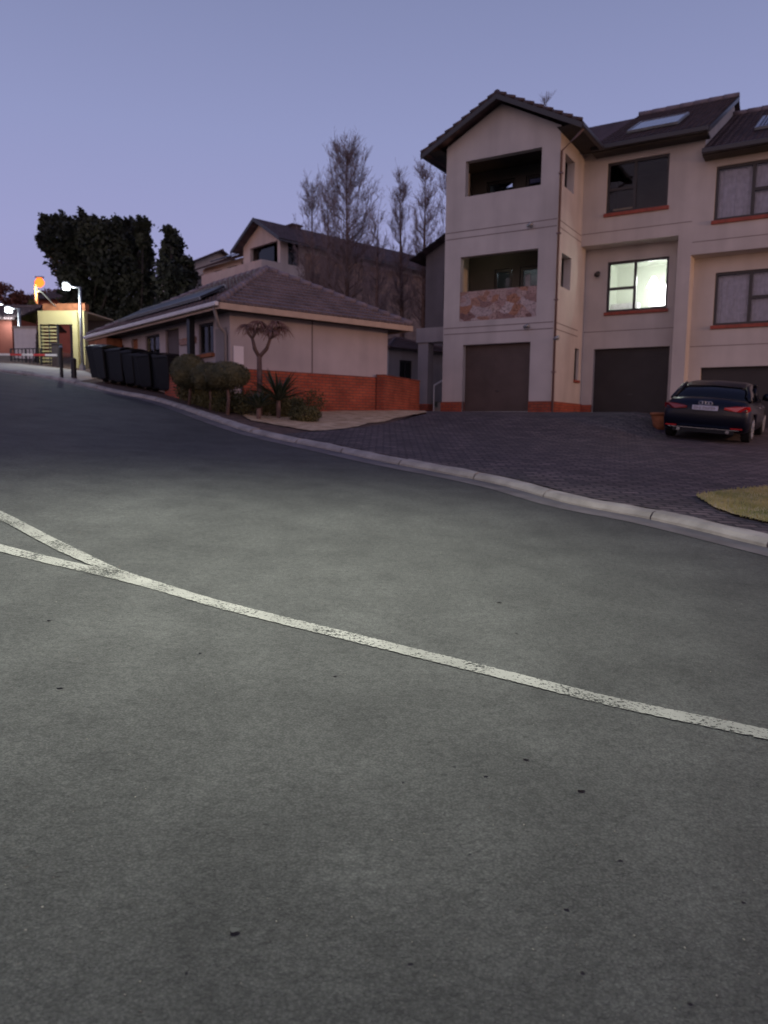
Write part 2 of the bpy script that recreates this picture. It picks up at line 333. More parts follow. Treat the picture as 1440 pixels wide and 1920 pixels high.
def lit(name, loc, energy, color, parent=None, radius=.15, spot=None, rot=None, blend=.6):
    ld = bpy.data.lights.new(name, 'SPOT' if spot else 'POINT'); ld.energy = energy; ld.color = color; ld.shadow_soft_size = radius
    if spot: ld.spot_size = radians(spot); ld.spot_blend = blend
    o = bpy.data.objects.new(name, ld); COL.objects.link(o); o.location = loc
    if rot: o.rotation_euler = rot
    if parent: o.parent = parent
    return o

def panel(mb, axis, c, t, a0, a1, w0, w1, holes=()):
    """wall sheet of thickness t; axis 'x': runs along x with front at y=c..c+t; axis 'y': runs along y with faces x=c..c+t."""
    A = sorted({a0, a1, *[h[0] for h in holes], *[h[1] for h in holes]}); B = sorted({w0, w1, *[h[2] for h in holes], *[h[3] for h in holes]})
    A = [a for a in A if a0 <= a <= a1]; B = [b for b in B if w0 <= b <= w1]
    def solid(i, j):
        if i < 0 or j < 0 or i >= len(A)-1 or j >= len(B)-1: return False
        x = (A[i]+A[i+1])/2; y = (B[j]+B[j+1])/2
        return not any(h[0] < x < h[1] and h[2] < y < h[3] for h in holes)
    def P(a, d, w): return (a, c+d, w) if axis == 'x' else (c+d, a, w)
    for i in range(len(A)-1):
        for j in range(len(B)-1):
            if not solid(i, j): continue
            x0, x1, y0, y1 = A[i], A[i+1], B[j], B[j+1]
            mb.quad(P(x0, 0, y0), P(x1, 0, y0), P(x1, 0, y1), P(x0, 0, y1)); mb.quad(P(x0, t, y0), P(x0, t, y1), P(x1, t, y1), P(x1, t, y0))
            if not solid(i-1, j): mb.quad(P(x0, 0, y0), P(x0, 0, y1), P(x0, t, y1), P(x0, t, y0))
            if not solid(i+1, j): mb.quad(P(x1, 0, y0), P(x1, t, y0), P(x1, t, y1), P(x1, 0, y1))
            if not solid(i, j-1): mb.quad(P(x0, 0, y0), P(x0, t, y0), P(x1, t, y0), P(x1, 0, y0))
            if not solid(i, j+1): mb.quad(P(x0, 0, y1), P(x1, 0, y1), P(x1, t, y1), P(x0, t, y1))
    return mb
def slope(mb, a, b, c, d, course=.32, lip=.03, thick=.05):
    """tiled slope: a-b eave (left to right), d-c ridge; courses overlap as real steps"""
    a, b, c, d = map(Vector, (a, b, c, d)); n = (b-a).cross(d-a)
    if n.length < 1e-6: n = (b-a).cross(c-a)
    n.normalize(); n = n if n.z > 0 else -n
    ln = max((d-a).length, (c-b).length)
    ex = (b-a).normalized(); up = (d-a)-ex*(d-a).dot(ex); H = up.length; k = max(1, round(H/course))
    for i in range(k):
        t0 = i/k; t1 = (i+1)/k
        p, q = a.lerp(d, t0)+n*lip, b.lerp(c, t0)+n*lip; r, s_ = b.lerp(c, t1)+n*.004, a.lerp(d, t1)+n*.004
        def uv(x): v = x-a; return (v.dot(ex), v.dot(up)/H)
        mb.quad(p, q, r, s_, uv=[uv(x) for x in (p, q, r, s_)])
        p2, q2 = p-n*(lip+.01), q-n*(lip+.01); mb.quad(p2, q2, q, p, uv=[uv(x) for x in (p2, q2, q, p)])
    # underside and end edges
    A, B, C2, D = a-n*thick, b-n*thick, c-n*thick, d-n*thick
    mb.quad(A, D, C2, B); mb.quad(a, A, B, b); mb.quad(b, B, C2, c); mb.quad(d, D, A, a); mb.quad(c, C2, D, d)
    return mb
def catmull(P, k=6):
    P = [Vector(p) for p in P]; o = []
    for i in range(len(P)-1):
        p0, p1, p2, p3 = P[max(i-1, 0)], P[i], P[i+1], P[min(i+2, len(P)-1)]
        for j in range(k):
            t = j/k; o.append(.5*((2*p1)+(p2-p0)*t+(2*p0-5*p1+4*p2-p3)*t*t+(3*p1-p0-3*p2+p3)*t**3))
    o.append(P[-1]); return o
def drape(mb, rows, h):
    """rows: list of (x,y) lists of equal length -> one draped sheet"""
    k = len(mb.v); n = len(rows[0])
    for r in rows:
        for p in r: mb.v.append((p[0], p[1], Z(p[0], p[1])+h))
    for i in range(len(rows)-1):
        for j in range(n-1): a = k+i*n+j; mb.f.append((a, a+1, a+n+1, a+n))
    return mb
def polysheet(pts, h, name, m, cell=.35, rough=0, **k):
    """fills a ground polygon with a draped grid (boundary cells are cut to the outline)"""
    import bmesh
    bm = bmesh.new(); vs_ = [bm.verts.new((p[0], p[1], 0)) for p in pts]; bm.faces.new(vs_)
    xs = [p[0] for p in pts]; ys = [p[1] for p in pts]
    for ax, lo, hi in ((0, min(xs), max(xs)), (1, min(ys), max(ys))):
        t = lo+cell
        while t < hi:
            co = (t, 0, 0) if ax == 0 else (0, t, 0); no = (1, 0, 0) if ax == 0 else (0, 1, 0)
            bmesh.ops.bisect_plane(bm, geom=bm.verts[:]+bm.edges[:]+bm.faces[:], plane_co=co, plane_no=no); t += cell
    bmesh.ops.triangulate(bm, faces=bm.faces[:])
    for v in bm.verts: v.co.z = Z(v.co.x, v.co.y)+h+(random.uniform(-rough, rough) if rough else 0)
    bmesh.ops.recalc_face_normals(bm, faces=bm.faces[:])
    me = bpy.data.meshes.new(name); bm.to_mesh(me); bm.free(); me.materials.append(m)
    me.polygons.foreach_set('use_smooth', [True]*len(me.polygons))
    o = bpy.data.objects.new(name, me); COL.objects.link(o); return tag(o, **k)

# ------------------------------------------------------------------ ground, road, kerb
def gridvals():
    v = [i*.8 for i in range(-40, 75)]; x = v[-1]; s_ = 1.2
    while x < 700: x += s_; s_ *= 1.25; v.append(x)
    x = v[0]; s_ = 1.2; w = []
    while x > -500: x -= s_; s_ *= 1.25; w.append(x)
    return w[::-1]+v
gv = gridvals()
g = MB(); drape(g, [[(x, y) for x in gv] for y in gv], -.07)
tag(g.build('ground', M['grassland'], smooth_=True), kind='structure')
EDGE = [gnd(*p) for p in ((1440, 1028), (1220, 975), (1065, 945), (920, 906), (720, 867), (600, 841), (470, 812), (400, 789), (350, 771), (290, 752), (220, 738), (140, 720), (60, 705), (5, 698))]
EDGE = [Vector((p.x, p.y, 0)) for p in EDGE]
e0 = EDGE[0]; dr = (EDGE[0]-EDGE[1]).normalized()
EDGE = [e0+dr*26, e0+dr*14, e0+dr*6, e0+dr*2.5]+EDGE+[EDGE[-1]+Vector((-6, 3.2, 0)), EDGE[-1]+Vector((-16, 7.5, 0))]
EC = catmull(EDGE, 6)
def nrm(P, i):
    d = (P[min(i+1, len(P)-1)]-P[max(i-1, 0)]).normalized(); return Vector((d.y, -d.x, 0))   # towards the houses
NR = [nrm(EC, i) for i in range(len(EC))]
LEFT = [Vector(p) for p in ((-30, 44, 0), (-19, 26, 0), (-10.5, 11, 0), (-8, 3, 0), (-7, -5, 0), (-3, -11, 0), (6, -16, 0), (22, -22, 0))]
LC = catmull(LEFT, 6)
ROADPOLY = [(p.x, p.y) for p in EC]+[(p.x, p.y) for p in LC]
polysheet(ROADPOLY, 0, 'road', M['asphalt'], .8, kind='structure')
gs = MB(); drape(gs, [[(p.x+n.x*o_, p.y+n.y*o_) for p, n in zip(EC, NR)] for o_ in (0, -.16, -.32)], .005)
tag(gs.build('gutter_strip', M['gutter_strip'], smooth_=True), kind='structure')
def kerb(P, Nn, name, sgn=1):
    mb = MB(); prof = [(0, -.08), (0, .03), (.04, .072), (.10, .083), (.20, .08), (.20, -.08)]
    dist = 0; last = None; seg = []
    import itertools
    rows = []
    Q = []; 
    for i in range(len(P)-1):
        m_ = max(1, int((P[i+1]-P[i]).length/.25))
        for j in range(m_): t = j/m_; Q.append((P[i].lerp(P[i+1], t), Nn[i].lerp(Nn[i+1], t)))
    acc = 0; prev = Q[0][0]; start = 0; segs = []
    for i, (p, n) in enumerate(Q):
        acc += (p-prev).length; prev = p
        if acc > 1.25: segs.append(Q[start:i+1]); start = i; acc = 0
    for sg in segs:
        k = len(mb.v); m_ = len(prof); jit = random.uniform(-.006, .006); ln = len(sg)
        for i, (p, n) in enumerate(sg):
            q = p
            if i == 0: q = p.lerp(sg[1][0], .05)
            if i == ln-1: q = p.lerp(sg[-2][0], .05)
            for a, h in prof: x = q.x+sgn*n.x*a; y = q.y+sgn*n.y*a; mb.v.append((x+random.gauss(0, .003), y+random.gauss(0, .003), Z(x, y)+h+jit+random.gauss(0, .0035)))
        for i in range(ln-1):
            for j in range(m_-1): a = k+i*m_+j; mb.f.append((a, a+1, a+m_+1, a+m_))
        mb.f.append(tuple(k+j for j in range(m_))); mb.f.append(tuple(k+(ln-1)*m_+j for j in range(m_-1, -1, -1)))
    return tag(mb.build(name, M['kerb']), kind='structure')
kerb(EC, NR, 'kerb')
LN = [-nrm(LC, i) for i in range(len(LC))]
kerb(LC, LN, 'kerb')
polysheet([(p.x+n.x*.25, p.y+n.y*.25) for p, n in zip(LC, LN)]+[(20, -30), (-20, -26), (-40, 0), (-45, 44)], .06, 'grass_verge', M['grassland'], 1.5, kind='structure')
# driveway / verge sheet behind the kerb
iv = [i for i, p in enumerate(EC) if p.y < 19.3]
def rowat(o_, rng): return [(EC[i].x+NR[i].x*o_, EC[i].y+NR[i].y*o_) for i in rng]
def T2(u, v, w=0): return TO+Vector((cos(TA)*u-sin(TA)*v, sin(TA)*u+cos(TA)*v, w))
kb = [(EC[i].x+NR[i].x*.25, EC[i].y+NR[i].y*.25) for i in range(len(EC)) if 6 < i and EC[i].y < 13.6]
dp = kb+[tuple(gnd(690, 806).xy), tuple(gnd(800, 781).xy), tuple(T2(-1.2, .2).xy), tuple(T2(-1.2, 1.2).xy), tuple(T2(-.1, 1.2).xy), tuple(T2(-.1, 3.2).xy), tuple(T2(16, 3.2).xy), tuple(T2(26, 0).xy)]
polysheet(dp, .075, 'driveway', M['paver'], .5, kind='structure')
lk = [(EC[i].x+NR[i].x*.25, EC[i].y+NR[i].y*.25) for i in range(len(EC)) if 6 < i and EC[i].y > 9.5 and EC[i].y < 40]
verge = lk+[(-22, 46), (-2, 30), (-.5, 23), (1.2, 23.4), (1.0, 20), tuple(gnd(690, 808).xy)]
polysheet([tuple(gnd(*p).xy) for p in ((800, 779), (735, 792), (722, 797), (690, 800), (672, 806), (640, 812), (585, 816), (530, 806), (470, 795), (455, 786), (500, 770), (590, 768), (700, 771), (782, 773))], .085, 'dry_lawn', M['sand'], .3, .006, kind='structure')
polysheet(verge, .062, 'verge', M['soil'], .6, kind='structure')
pq = gnd(1500, 1045); i0 = min(range(len(EC)), key=lambda i: (EC[i].xy-pq.xy).length)
LAWN = [tuple(gnd(*p).xy) for p in ((1303, 943), (1330, 938), (1380, 932), (1440, 926))]+[(EC[i].x+NR[i].x*w_, EC[i].y+NR[i].y*w_) for w_, i in [(2.6, i0-2)]+[(3.0, i) for i in range(i0-5, 7, -1)]]+[(EC[i].x+NR[i].x*.24, EC[i].y+NR[i].y*.24) for i in range(8, i0+1)]+[tuple(gnd(*p).xy) for p in ((1440, 997), (1380, 983), (1340, 968))]
polysheet(LAWN, .10, 'lawn', M['lawn'], .25, .006, kind='structure')
def inside(x, y, P):
    c = False; j = len(P)-1
    for i in range(len(P)):
        if (P[i][1] > y) != (P[j][1] > y) and x < (P[j][0]-P[i][0])*(y-P[i][1])/(P[j][1]-P[i][1])+P[i][0]: c = not c
        j = i
    return c
def blades(P, n, h, name, label, w=.006):
    mb = MB(); xs = [p[0] for p in P]; ys = [p[1] for p in P]; k = 0
    while k < n:
        x = random.uniform(min(xs), max(xs)); y = random.uniform(min(ys), max(ys))
        if not inside(x, y, P): continue
        k += 1; a = random.uniform(0, 2*pi); z = Z(x, y)+.09; hh = h*random.uniform(.5, 1.3); dx, dy = cos(a)*w, sin(a)*w; lx, ly = random.uniform(-.5, .5)*hh, random.uniform(-.5, .5)*hh
        mb.quad((x-dx, y-dy, z), (x+dx, y+dy, z), (x+lx, y+ly, z+hh))
    return tag(mb.build(name, M['blade']), label, 'grass', kind='stuff')
blades(LAWN, 60000, .045, 'grass', 'short patchy green and straw coloured grass at the corner of the driveway')
# road marking
def strip(up, lo, name, n=60, hh=.006):
    def samp(P):
        P = catmull([gnd(*p) for p in P], 8); L_ = [0]
        for i in range(1, len(P)): L_.append(L_[-1]+(P[i]-P[i-1]).length)
        o = []; j = 0
        for k in range(n+1):
            t = L_[-1]*k/n
            while j < len(P)-2 and L_[j+1] < t: j += 1
            f = (t-L_[j])/max(1e-9, L_[j+1]-L_[j]); o.append(P[j].lerp(P[j+1], min(1, f)))
        return o
    A, B = samp(up), samp(lo); rows = [[(p.x, p.y) for p in A], [((p.x+q.x)/2, (p.y+q.y)/2) for p, q in zip(A, B)], [(p.x, p.y) for p in B]]
    rows = [[(x+random.gauss(0, .0022), y+random.gauss(0, .0022)) for x, y in rr] for rr in rows]
    mb = MB(); drape(mb, rows, hh); return tag(mb.build(name, M['line'], smooth_=True), kind='structure')
strip(((2300, 1597), (1900, 1489), (1560, 1402), (1440, 1370), (1160, 1311), (1000, 1272), (720, 1203), (430, 1132), (300, 1093), (215, 1066)),
      ((2300, 1622), (1900, 1512), (1560, 1422), (1440, 1389), (1160, 1329), (1000, 1289), (720, 1219), (430, 1147), (300, 1110), (203, 1083)), 'road_marking', 420)
strip(((262, 1083), (215, 1065), (150, 1034), (100, 1010), (0, 959), (-150, 892), (-420, 782)), ((240, 1090), (197, 1073), (130, 1044), (90, 1025), (0, 977), (-150, 909), (-440, 796)), 'road_marking', 170, .010)
strip(((262, 1083), (190, 1067), (100, 1047), (0, 1022), (-150, 983), (-420, 911)), ((262, 1100), (192, 1082), (100, 1061), (0, 1036), (-150, 998), (-420, 928)), 'road_marking', 150, .008)
# tar spots and loose chips on the asphalt
sp_ = MB()
for px, py, rw in ((438, 1747, .017), (1088, 1482, .018), (985, 1424, .013), (935, 1130, .02), (375, 1225, .012), (628, 1268, .012), (768, 1805, .008), (910, 1455, .010), (850, 1437, .008), (755, 1466, .007), (1160, 1612, .010), (1060, 1704, .010), (1292, 1880, .009), (113, 1291, .016), (92, 1164, .016), (1090, 1822, .008), (968, 1188, .012), (350, 1822, .006), (880, 1600, .006), (1390, 1690, .009)):
    c = gnd(px, py); n_ = 11; sp_.quad(*[(c.x+cos(2*pi*i/n_)*rw*.9*random.uniform(.6, 1.25), c.y+sin(2*pi*i/n_)*rw*.7*random.uniform(.6, 1.25), Z(c.x, c.y)+.008) for i in range(n_)])
tag(sp_.build('tar_spots', M['asph_spot']), 'small dark tar and gum spots scattered on the grey asphalt', 'stains', kind='stuff')
pb = MB()
for i in range(120):
    px = random.uniform(-50, 1500); py = random.uniform(1010, 1915); c = gnd(px, py); s_ = random.uniform(.001, .003); a = random.uniform(0, pi)
    m_ = Matrix.Translation((c.x, c.y, c.z+s_*.5)) @ Matrix.Rotation(a, 4, 'Z') @ Matrix.Rotation(.5, 4, 'X'); pb.box(-s_, s_*1.2, -s_*.7, s_*.8, -s_*.5, s_*.5, m_)
tag(pb.build('loose_chips', M['pebble']), 'tiny pale stone chips lying loose on the asphalt', 'gravel', kind='stuff')

# ------------------------------------------------------------------ townhouse
def window(parent, x0, x1, z0, z1, y, mull, curtain=None, room='dark', sill=True, label=None, open_sash=False, transom='left', rail=.42, depth=.8):
    """dark framed window set in an opening of a wall running along x, outside towards -y"""
    t = .07; f = MB()
    f.box(x0, x1, y+.05, y+.13, z0, z0+t).box(x0, x1, y+.05, y+.13, z1-t, z1).box(x0, x0+t, y+.052, y+.128, z0+t, z1-t).box(x1-t, x1, y+.052, y+.128, z0+t, z1-t)
    xm = x0+(x1-x0)*mull; f.box(xm-t*.6, xm+t*.6, y+.054, y+.126, z0+t, z1-t)
    a, b = (x0+t, xm-t*.6) if transom == 'left' else (xm+t*.6, x1-t); zr = z0+(z1-z0)*rail
    f.box(a, b, y+.056, y+.124, zr-.04, zr+.04)
    w = f.build('window', M['frame'], parent)
    if label: w['label'] = label
    MB().box(x0+t*.8, x1-t*.8, y+.085, y+.093, z0+t*.8, z1-t*.8).build('pane', M['glass'], w)
    if sill: MB().box(x0-.05, x1+.05, y-.06, y+.05, z0-.1, z0-.002).build('sill', M['sill'], w, bevel=.008)
    if curtain:
        c = MB(); n = 60; k = len(c.v)
        for i in range(n+1):
            x = x0+.03+(x1-x0-.06)*i/n; yy = y+.2+.02*sin(i*1.9)+.012*sin(i*.7); c.v += [(x, yy, z0), (x, yy, z1)]
        for i in range(n): a_ = k+2*i; c.f.append((a_, a_+2, a_+3, a_+1))
        c.build('curtain', M['curtain'], w, smooth_=True)
    rm = MB(); yy0, yy1 = y+.24, y+.24+depth*2.6
    X0, X1, Z0, Z1 = x0-.3, x1+.3, z0-.75, z1+.25
    rm.quad((X0, yy0, Z0), (X1, yy0, Z0), (X1, yy1, Z0), (X0, yy1, Z0)).quad((X0, yy0, Z1), (X0, yy1, Z1), (X1, yy1, Z1), (X1, yy0, Z1))
    rm.quad((X0, yy0, Z0), (X0, yy1, Z0), (X0, yy1, Z1), (X0, yy0, Z1)).quad((X1, yy0, Z0), (X1, yy0, Z1), (X1, yy1, Z1), (X1, yy1, Z0)).quad((X0, yy1, Z0), (X1, yy1, Z0), (X1, yy1, Z1), (X0, yy1, Z1))
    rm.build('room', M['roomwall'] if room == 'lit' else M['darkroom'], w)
    return w
def gable_roof(parent, x0, x1, xr, ze, zr, y0, y1, m, name='roof'):
    """ridge along y"""
    mb = MB(); slope(mb, (x0, y1, ze), (x0, y0, ze), (xr, y0, zr), (xr, y1, zr)); slope(mb, (x1, y0, ze), (x1, y1, ze), (xr, y1, zr), (xr, y0, zr))
    rf = mb.build(name, m, parent)
    b = MB()          # barge boards and rounded ridge
    for xa in (x0, x1):
        d = Vector((xr-xa, 0, zr-ze)); b.prism([(xa, y0-.03, ze-.16), (xr, y0-.03, zr-.16), (xr, y0-.03, zr-.02), (xa, y0-.03, ze-.02)], (0, .045, 0))
    b.build('barge_board', M['gutter'], rf)
    rd = MB(); k = max(2, int((y1-y0)/.4))
    for i in range(k): yy = y0+(y1-y0)*i/k; rd.tube([(xr, yy, zr), (xr, yy+(y1-y0)/k*1.03, zr)], [.10, .088], 10)
    # verge tiles step along both rakes
    for xa in (x0, x1):
        n = 9
        for i in range(n):
            t0, t1 = i/n, (i+1)/n; p = Vector((xa, y0, ze)).lerp(Vector((xr, y0, zr)), t0); q = Vector((xa, y0, ze)).lerp(Vector((xr, y0, zr)), t1)
            rd.tube([p+Vector((0, 0, .05)), q+Vector((0, 0, .01))], [.055, .045], 8)
    rd.build('ridge_tiles', m, rf, smooth_=True)
    return rf
def pipe(parent, pts, r=.035, m='metal', name='downpipe'): return MB().tube(pts, r, 8).build(name, M[m], parent, smooth_=True)

H = empty('townhouse', TO, TA, label='tall beige townhouse with gabled balcony tower, brown garage doors and one brightly lit window', cat='townhouse')
DZ = -.58            # the next unit steps down
tw = MB()
# tower: front face (with openings), side faces
panel(tw, 'x', 0, .22, 0, 3.5, -.5, 7.9, [(.68, 2.82, -.5, 2.1), (.53, 2.96, 2.8, 4.69), (.63, 2.97, 6.41, 7.42)])
tw.prism([(0, 0, 7.9), (3.5, 0, 7.9), (1.72, 0, 8.82)], (0, .22, 0))
tw.quad((0, .22, -.5), (0, .22, 7.9), (0, 4.5, 7.9), (0, 4.5, -.5))
panel(tw, 'y', 3.28, .22, .22, 2.2, 2.65, 7.9, [(.45, 1.3, 3.67, 4.6), (.45, 1.3, 6.41, 7.3)])
panel(tw, 'y', 3.28, .22, .22, 2.8, -.5, 2.65, [(2.0, 2.42, 1.12, 2.08)])
panel(tw, 'y', 3.28, .22, 2.2, 2.8, 2.65, 5.24)
tower = tw.build('tower_wall', M['stucco'], H)
MB().box(-.03, .68, -.03, .2, -.5, .40).build('brick_plinth', M['brick'], H); MB().box(2.82, 3.53, -.03, .22, -.5, .40).box(3.5, 3.53, .22, 2.83, -.5, .40).build('brick_plinth', M['brick'], H)
for z_ in (2.62, 2.44, 5.24, 5.43):
    gr = MB(); gr.box(.02, 3.48, -.004, .002, z_-.012, z_+.012); gr.box(3.49, 3.504, .02, 2.19, z_-.012, z_+.012); gr.build('plaster_joint', M['groove'], H)
# balcony floors, back walls, ceilings
for a_, b_, nm_ in ((2.62, 2.82, 'balcony_floor'), (5.25, 5.45, 'balcony_floor'), (7.62, 7.75, 'ceiling')): MB().box(.02, 3.28, .22, 2.6, a_, b_).build(nm_, M['soffit'], H)
st = MB(); st.box(.53, 2.96, .03, .19, 2.8, 3.67); st.build('stone_parapet', M['stone'], H)
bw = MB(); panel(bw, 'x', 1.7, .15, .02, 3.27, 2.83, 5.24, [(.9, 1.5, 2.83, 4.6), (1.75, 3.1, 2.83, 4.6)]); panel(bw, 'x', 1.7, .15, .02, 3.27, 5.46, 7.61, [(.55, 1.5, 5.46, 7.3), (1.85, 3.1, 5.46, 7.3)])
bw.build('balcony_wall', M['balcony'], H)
for z0, z1, X in ((2.85, 4.58, ((.92, 1.48), (1.78, 2.4), (2.45, 3.08))), (5.5, 7.28, ((.57, 1.48), (1.88, 2.48), (2.5, 3.08)))):
    for a, b in X:
        sd_ = MB().box(a, a+.07, 1.72, 1.8, z0, z1).box(b-.07, b, 1.72, 1.8, z0, z1).box(a+.07, b-.07, 1.72, 1.8, z1-.08, z1).box(a+.07, b-.07, 1.722, 1.798, z0, z0+.08).build('sliding_door', M['frame'], H)
        MB().box(a+.02, b-.02, 1.755, 1.765, z0+.02, z1-.02).build('pane', M['glass'], sd_)
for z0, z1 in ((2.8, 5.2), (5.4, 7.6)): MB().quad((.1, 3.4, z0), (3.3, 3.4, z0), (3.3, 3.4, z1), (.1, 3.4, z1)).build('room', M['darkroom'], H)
for a_, b_ in ((1.86, 2.02), (2.42, 2.5)): MB().box(a_, b_, 1.9, 1.93, 3.0, 4.4).build('curtain', M['curtain'], H)
lit('room_lamp', (1.6, 2.8, 4.9), 16, (.7, .88, 1), H, .2)
lit('balcony_lamp', (1.0, .6, 4.9), 1.4, (1, .96, .8), H, .08)
bl = MB().tube([(1.0, .6, 5.24), (1.0, .6, 5.17)], .09, 12).build('ceiling_light', M['lamp_warm'], H)
gable_roof(H, -.65, 4.21, 1.74, 7.72, 8.95, -.42, 4.6, M['tile'])
MB().quad((-.6, -.38, 7.74), (0, -.38, 7.74), (0, 4.5, 7.74), (-.6, 4.5, 7.74)).build('soffit', M['soffit'], H); so = MB(); so.quad((3.5, -.38, 7.72), (4.1, -.38, 7.72), (4.1, 2.0, 7.72), (3.5, 2.0, 7.72)); so.build('soffit', M['soffit'], H)
MB().box(4.13, 4.25, -.4, 1.6, 7.60, 7.72).build('gutter', M['gutter'], H, bevel=.02); MB().box(-.7, -.58, -.4, 4.5, 7.64, 7.76).build('gutter', M['gutter'], H, bevel=.02)
pipe(H, [(4.18, -.2, 7.62), (4.0, -.12, 7.5), (3.56, -.05, 7.2), (3.56, -.05, .05)])
for z_ in (1.2, 3.2, 5.0, 6.6): MB().box(3.5, 3.62, -.1, 0.0, z_, z_+.03).build('pipe_bracket', M['metal'], H)
def garage(x0, x1, z1, y, m, lb, z0=.0):
    d = MB(); k = max(4, int((z1-z0)/.0835))
    for i in range(k): a = z0+(z1-z0)*i/k; d.box(x0-.02, x1+.02, y, y+.035, a+.006, a+(z1-z0)/k-.004)
    d.box(x0-.02, x1+.02, y+.012, y+.05, z0-.3, z1+.05)
    o = d.build('garage_door', M[m], H); o['label'] = lb
    hd = MB(); xm = (x0+x1)/2; hd.box(xm-.06, xm+.06, y-.03, y-.008, z0+.62, z0+.65).box(xm-.06, xm-.045, y-.01, y+.01, z0+.62, z0+.65).box(xm+.045, xm+.06, y-.01, y+.01, z0+.62, z0+.65); hd.build('handle', M['gutter'], o)
    MB().box(x0, x1, y-.01, y+.03, z0+.0, z0+.035).build('rubber_seal', M['steel'], o)
garage(.68, 2.82, 2.1, .2, 'garage', 'brown ribbed roller door in the tower base', .08)
# main body front, unit two
mw = MB()
panel(mw, 'x', 2.2, .2, 3.5, 6.66, 5.24, 7.9, [(4.2, 5.95, 5.98, 7.42)])
panel(mw, 'x', 2.8, .2, 3.3, 6.3, -.5, 5.24, [(4.17, 5.96, 3.2, 4.7), (3.85, 6.11, -.5, 2.1)])
mw.box(6.3, 6.66, 2.2, 2.95, -.6, 5.24)
mw.box(3.5, 6.3, 2.2, 2.8, 5.12, 5.24)
# unit three, stepped down
panel(mw, 'x', 2.2, .2, 6.66, 13.4, 5.24+DZ, 7.9+DZ, [(7.2, 9.1, 5.98+DZ, 7.42+DZ), (10.4, 12.2, 5.98+DZ, 7.42+DZ)])
panel(mw, 'x', 2.8, .2, 6.66, 13.4, -.9, 5.24+DZ, [(7.25, 9.1, 3.2+DZ, 4.68+DZ), (7.0, 9.5, -.9, 2.02+DZ), (10.4, 12.2, 3.2+DZ, 4.68+DZ)])
mw.box(6.66, 13.4, 2.2, 2.8, 5.12+DZ, 5.24+DZ)
mw.box(13.4, 13.7, 2.2, 11.5, -1, 7.9+DZ)
mw.quad((0, 4.5, -.5), (0, 4.5, 7.7), (0, 11.5, 7.7), (0, 11.5, -.5)); mw.quad((0, 11.5, -1), (13.7, 11.5, -1), (13.7, 11.5, 7.3), (0, 11.5, 7.3))
# party wall gable rising above the lower roof
mw.prism([(6.66, 2.2, 7.3), (6.66, 11.4, 7.3), (6.66, 11.4, 8.0), (6.66, 7, 10.32), (6.66, 2.2, 7.92)], (.22, 0, 0))
mw.prism([(13.4, 2.2, 7.9+DZ), (13.4, 11.4, 7.9+DZ), (13.4, 7, 10.32+DZ)], (.3, 0, 0))
mw.build('main_wall', M['stucco'], H)
for q_ in ((3.3, 3.85, 2.77, 2.9, -.5, .38), (6.11, 6.3, 2.77, 2.9, -.5, .38), (6.27, 6.69, 2.17, 2.5, -.7, .36)): MB().box(*q_).build('brick_plinth', M['brick'], H)
for q_ in ((3.52, 6.64, 2.196, 2.202, 5.45, 5.47), (6.68, 13.4, 2.196, 2.202, 5.45+DZ, 5.47+DZ), (3.5, 6.29, 2.796, 2.802, 2.62, 2.64), (6.67, 13.4, 2.796, 2.802, 2.62+DZ, 2.64+DZ)): MB().box(*q_).build('plaster_joint', M['groove'], H)
garage(3.85, 6.11, 2.1, 2.96, 'garage_dark', 'nearly black garage door under the lit window', .06)
garage(7.0, 9.5, 2.02+DZ, 2.96, 'garage_dark', 'black garage door behind the parked car', -.55)
window(H, 4.2, 5.95, 5.98, 7.42, 2.2, .46, rail=.47, label='dark window above the lit one')
window(H, 4.17, 5.96, 3.2, 4.7, 2.8, .46, room='lit', rail=.47, label='brightly lit window with pale green light')
window(H, 7.2, 9.1, 5.98+DZ, 7.42+DZ, 2.2, .50, curtain=True, transom='right', rail=.5, label='upper window with grey net curtain')
window(H, 7.25, 9.1, 3.2+DZ, 4.68+DZ, 2.8, .50, curtain=True, transom='right', rail=.5, label='lower window with grey net curtain')
window(H, 10.4, 12.2, 5.98+DZ, 7.42+DZ, 2.2, .5, curtain=True)
window(H, 10.4, 12.2, 3.2+DZ, 4.68+DZ, 2.8, .5, curtain=True)
# blind edge in the dark window, furniture and lamp in the lit room
MB().box(4.3, 4.9, 2.62, 2.66, 6.05, 6.2).build('blind', M['blind'], H)
lr = MB(); lr.tube([(5.35, 3.75, 4.15), (5.35, 3.75, 4.02)], [.14, .2], 16); lr.tube([(5.35, 3.75, 4.32), (5.35, 3.75, 4.15)], [.05, .14], 16); lr.box(5.1, 5.6, 4.4, 4.44, 3.55, 4.2)
lr.build('room_light', M['lamp_room'], H)
fr_ = MB(); fr_.box(4.0, 4.85, 3.9, 4.3, 2.5, 3.62).box(5.0, 5.3, 4.2, 4.5, 2.5, 3.4).box(5.35, 5.75, 3.6, 4.0, 2.5, 3.42); fr_.build('furniture', M['curtain'], H)
lit('room_lamp', (5.3, 3.6, 4.2), 60, (.94, 1, .88), H, .15)
# slit window in the tower side
sw = MB(); sw.box(3.36, 3.42, 2.0, 2.42, 1.12, 1.17).box(3.36, 3.42, 2.0, 2.42, 2.03, 2.08).box(3.36, 3.42, 2.0, 2.05, 1.17, 2.03).box(3.36, 3.42, 2.37, 2.42, 1.17, 2.03)
sw_ = sw.build('window', M['frame'], H); MB().box(3.38, 3.39, 2.03, 2.39, 1.15, 2.05).build('pane', M['glass_dark'], sw_); MB().box(3.4, 3.56, 1.96, 2.46, 1.04, 1.118).build('sill', M['sill'], sw_, bevel=.006)
MB().box(3.0, 3.28, 1.9, 2.5, 1.0, 2.2).build('room', M['darkroom'], sw_)
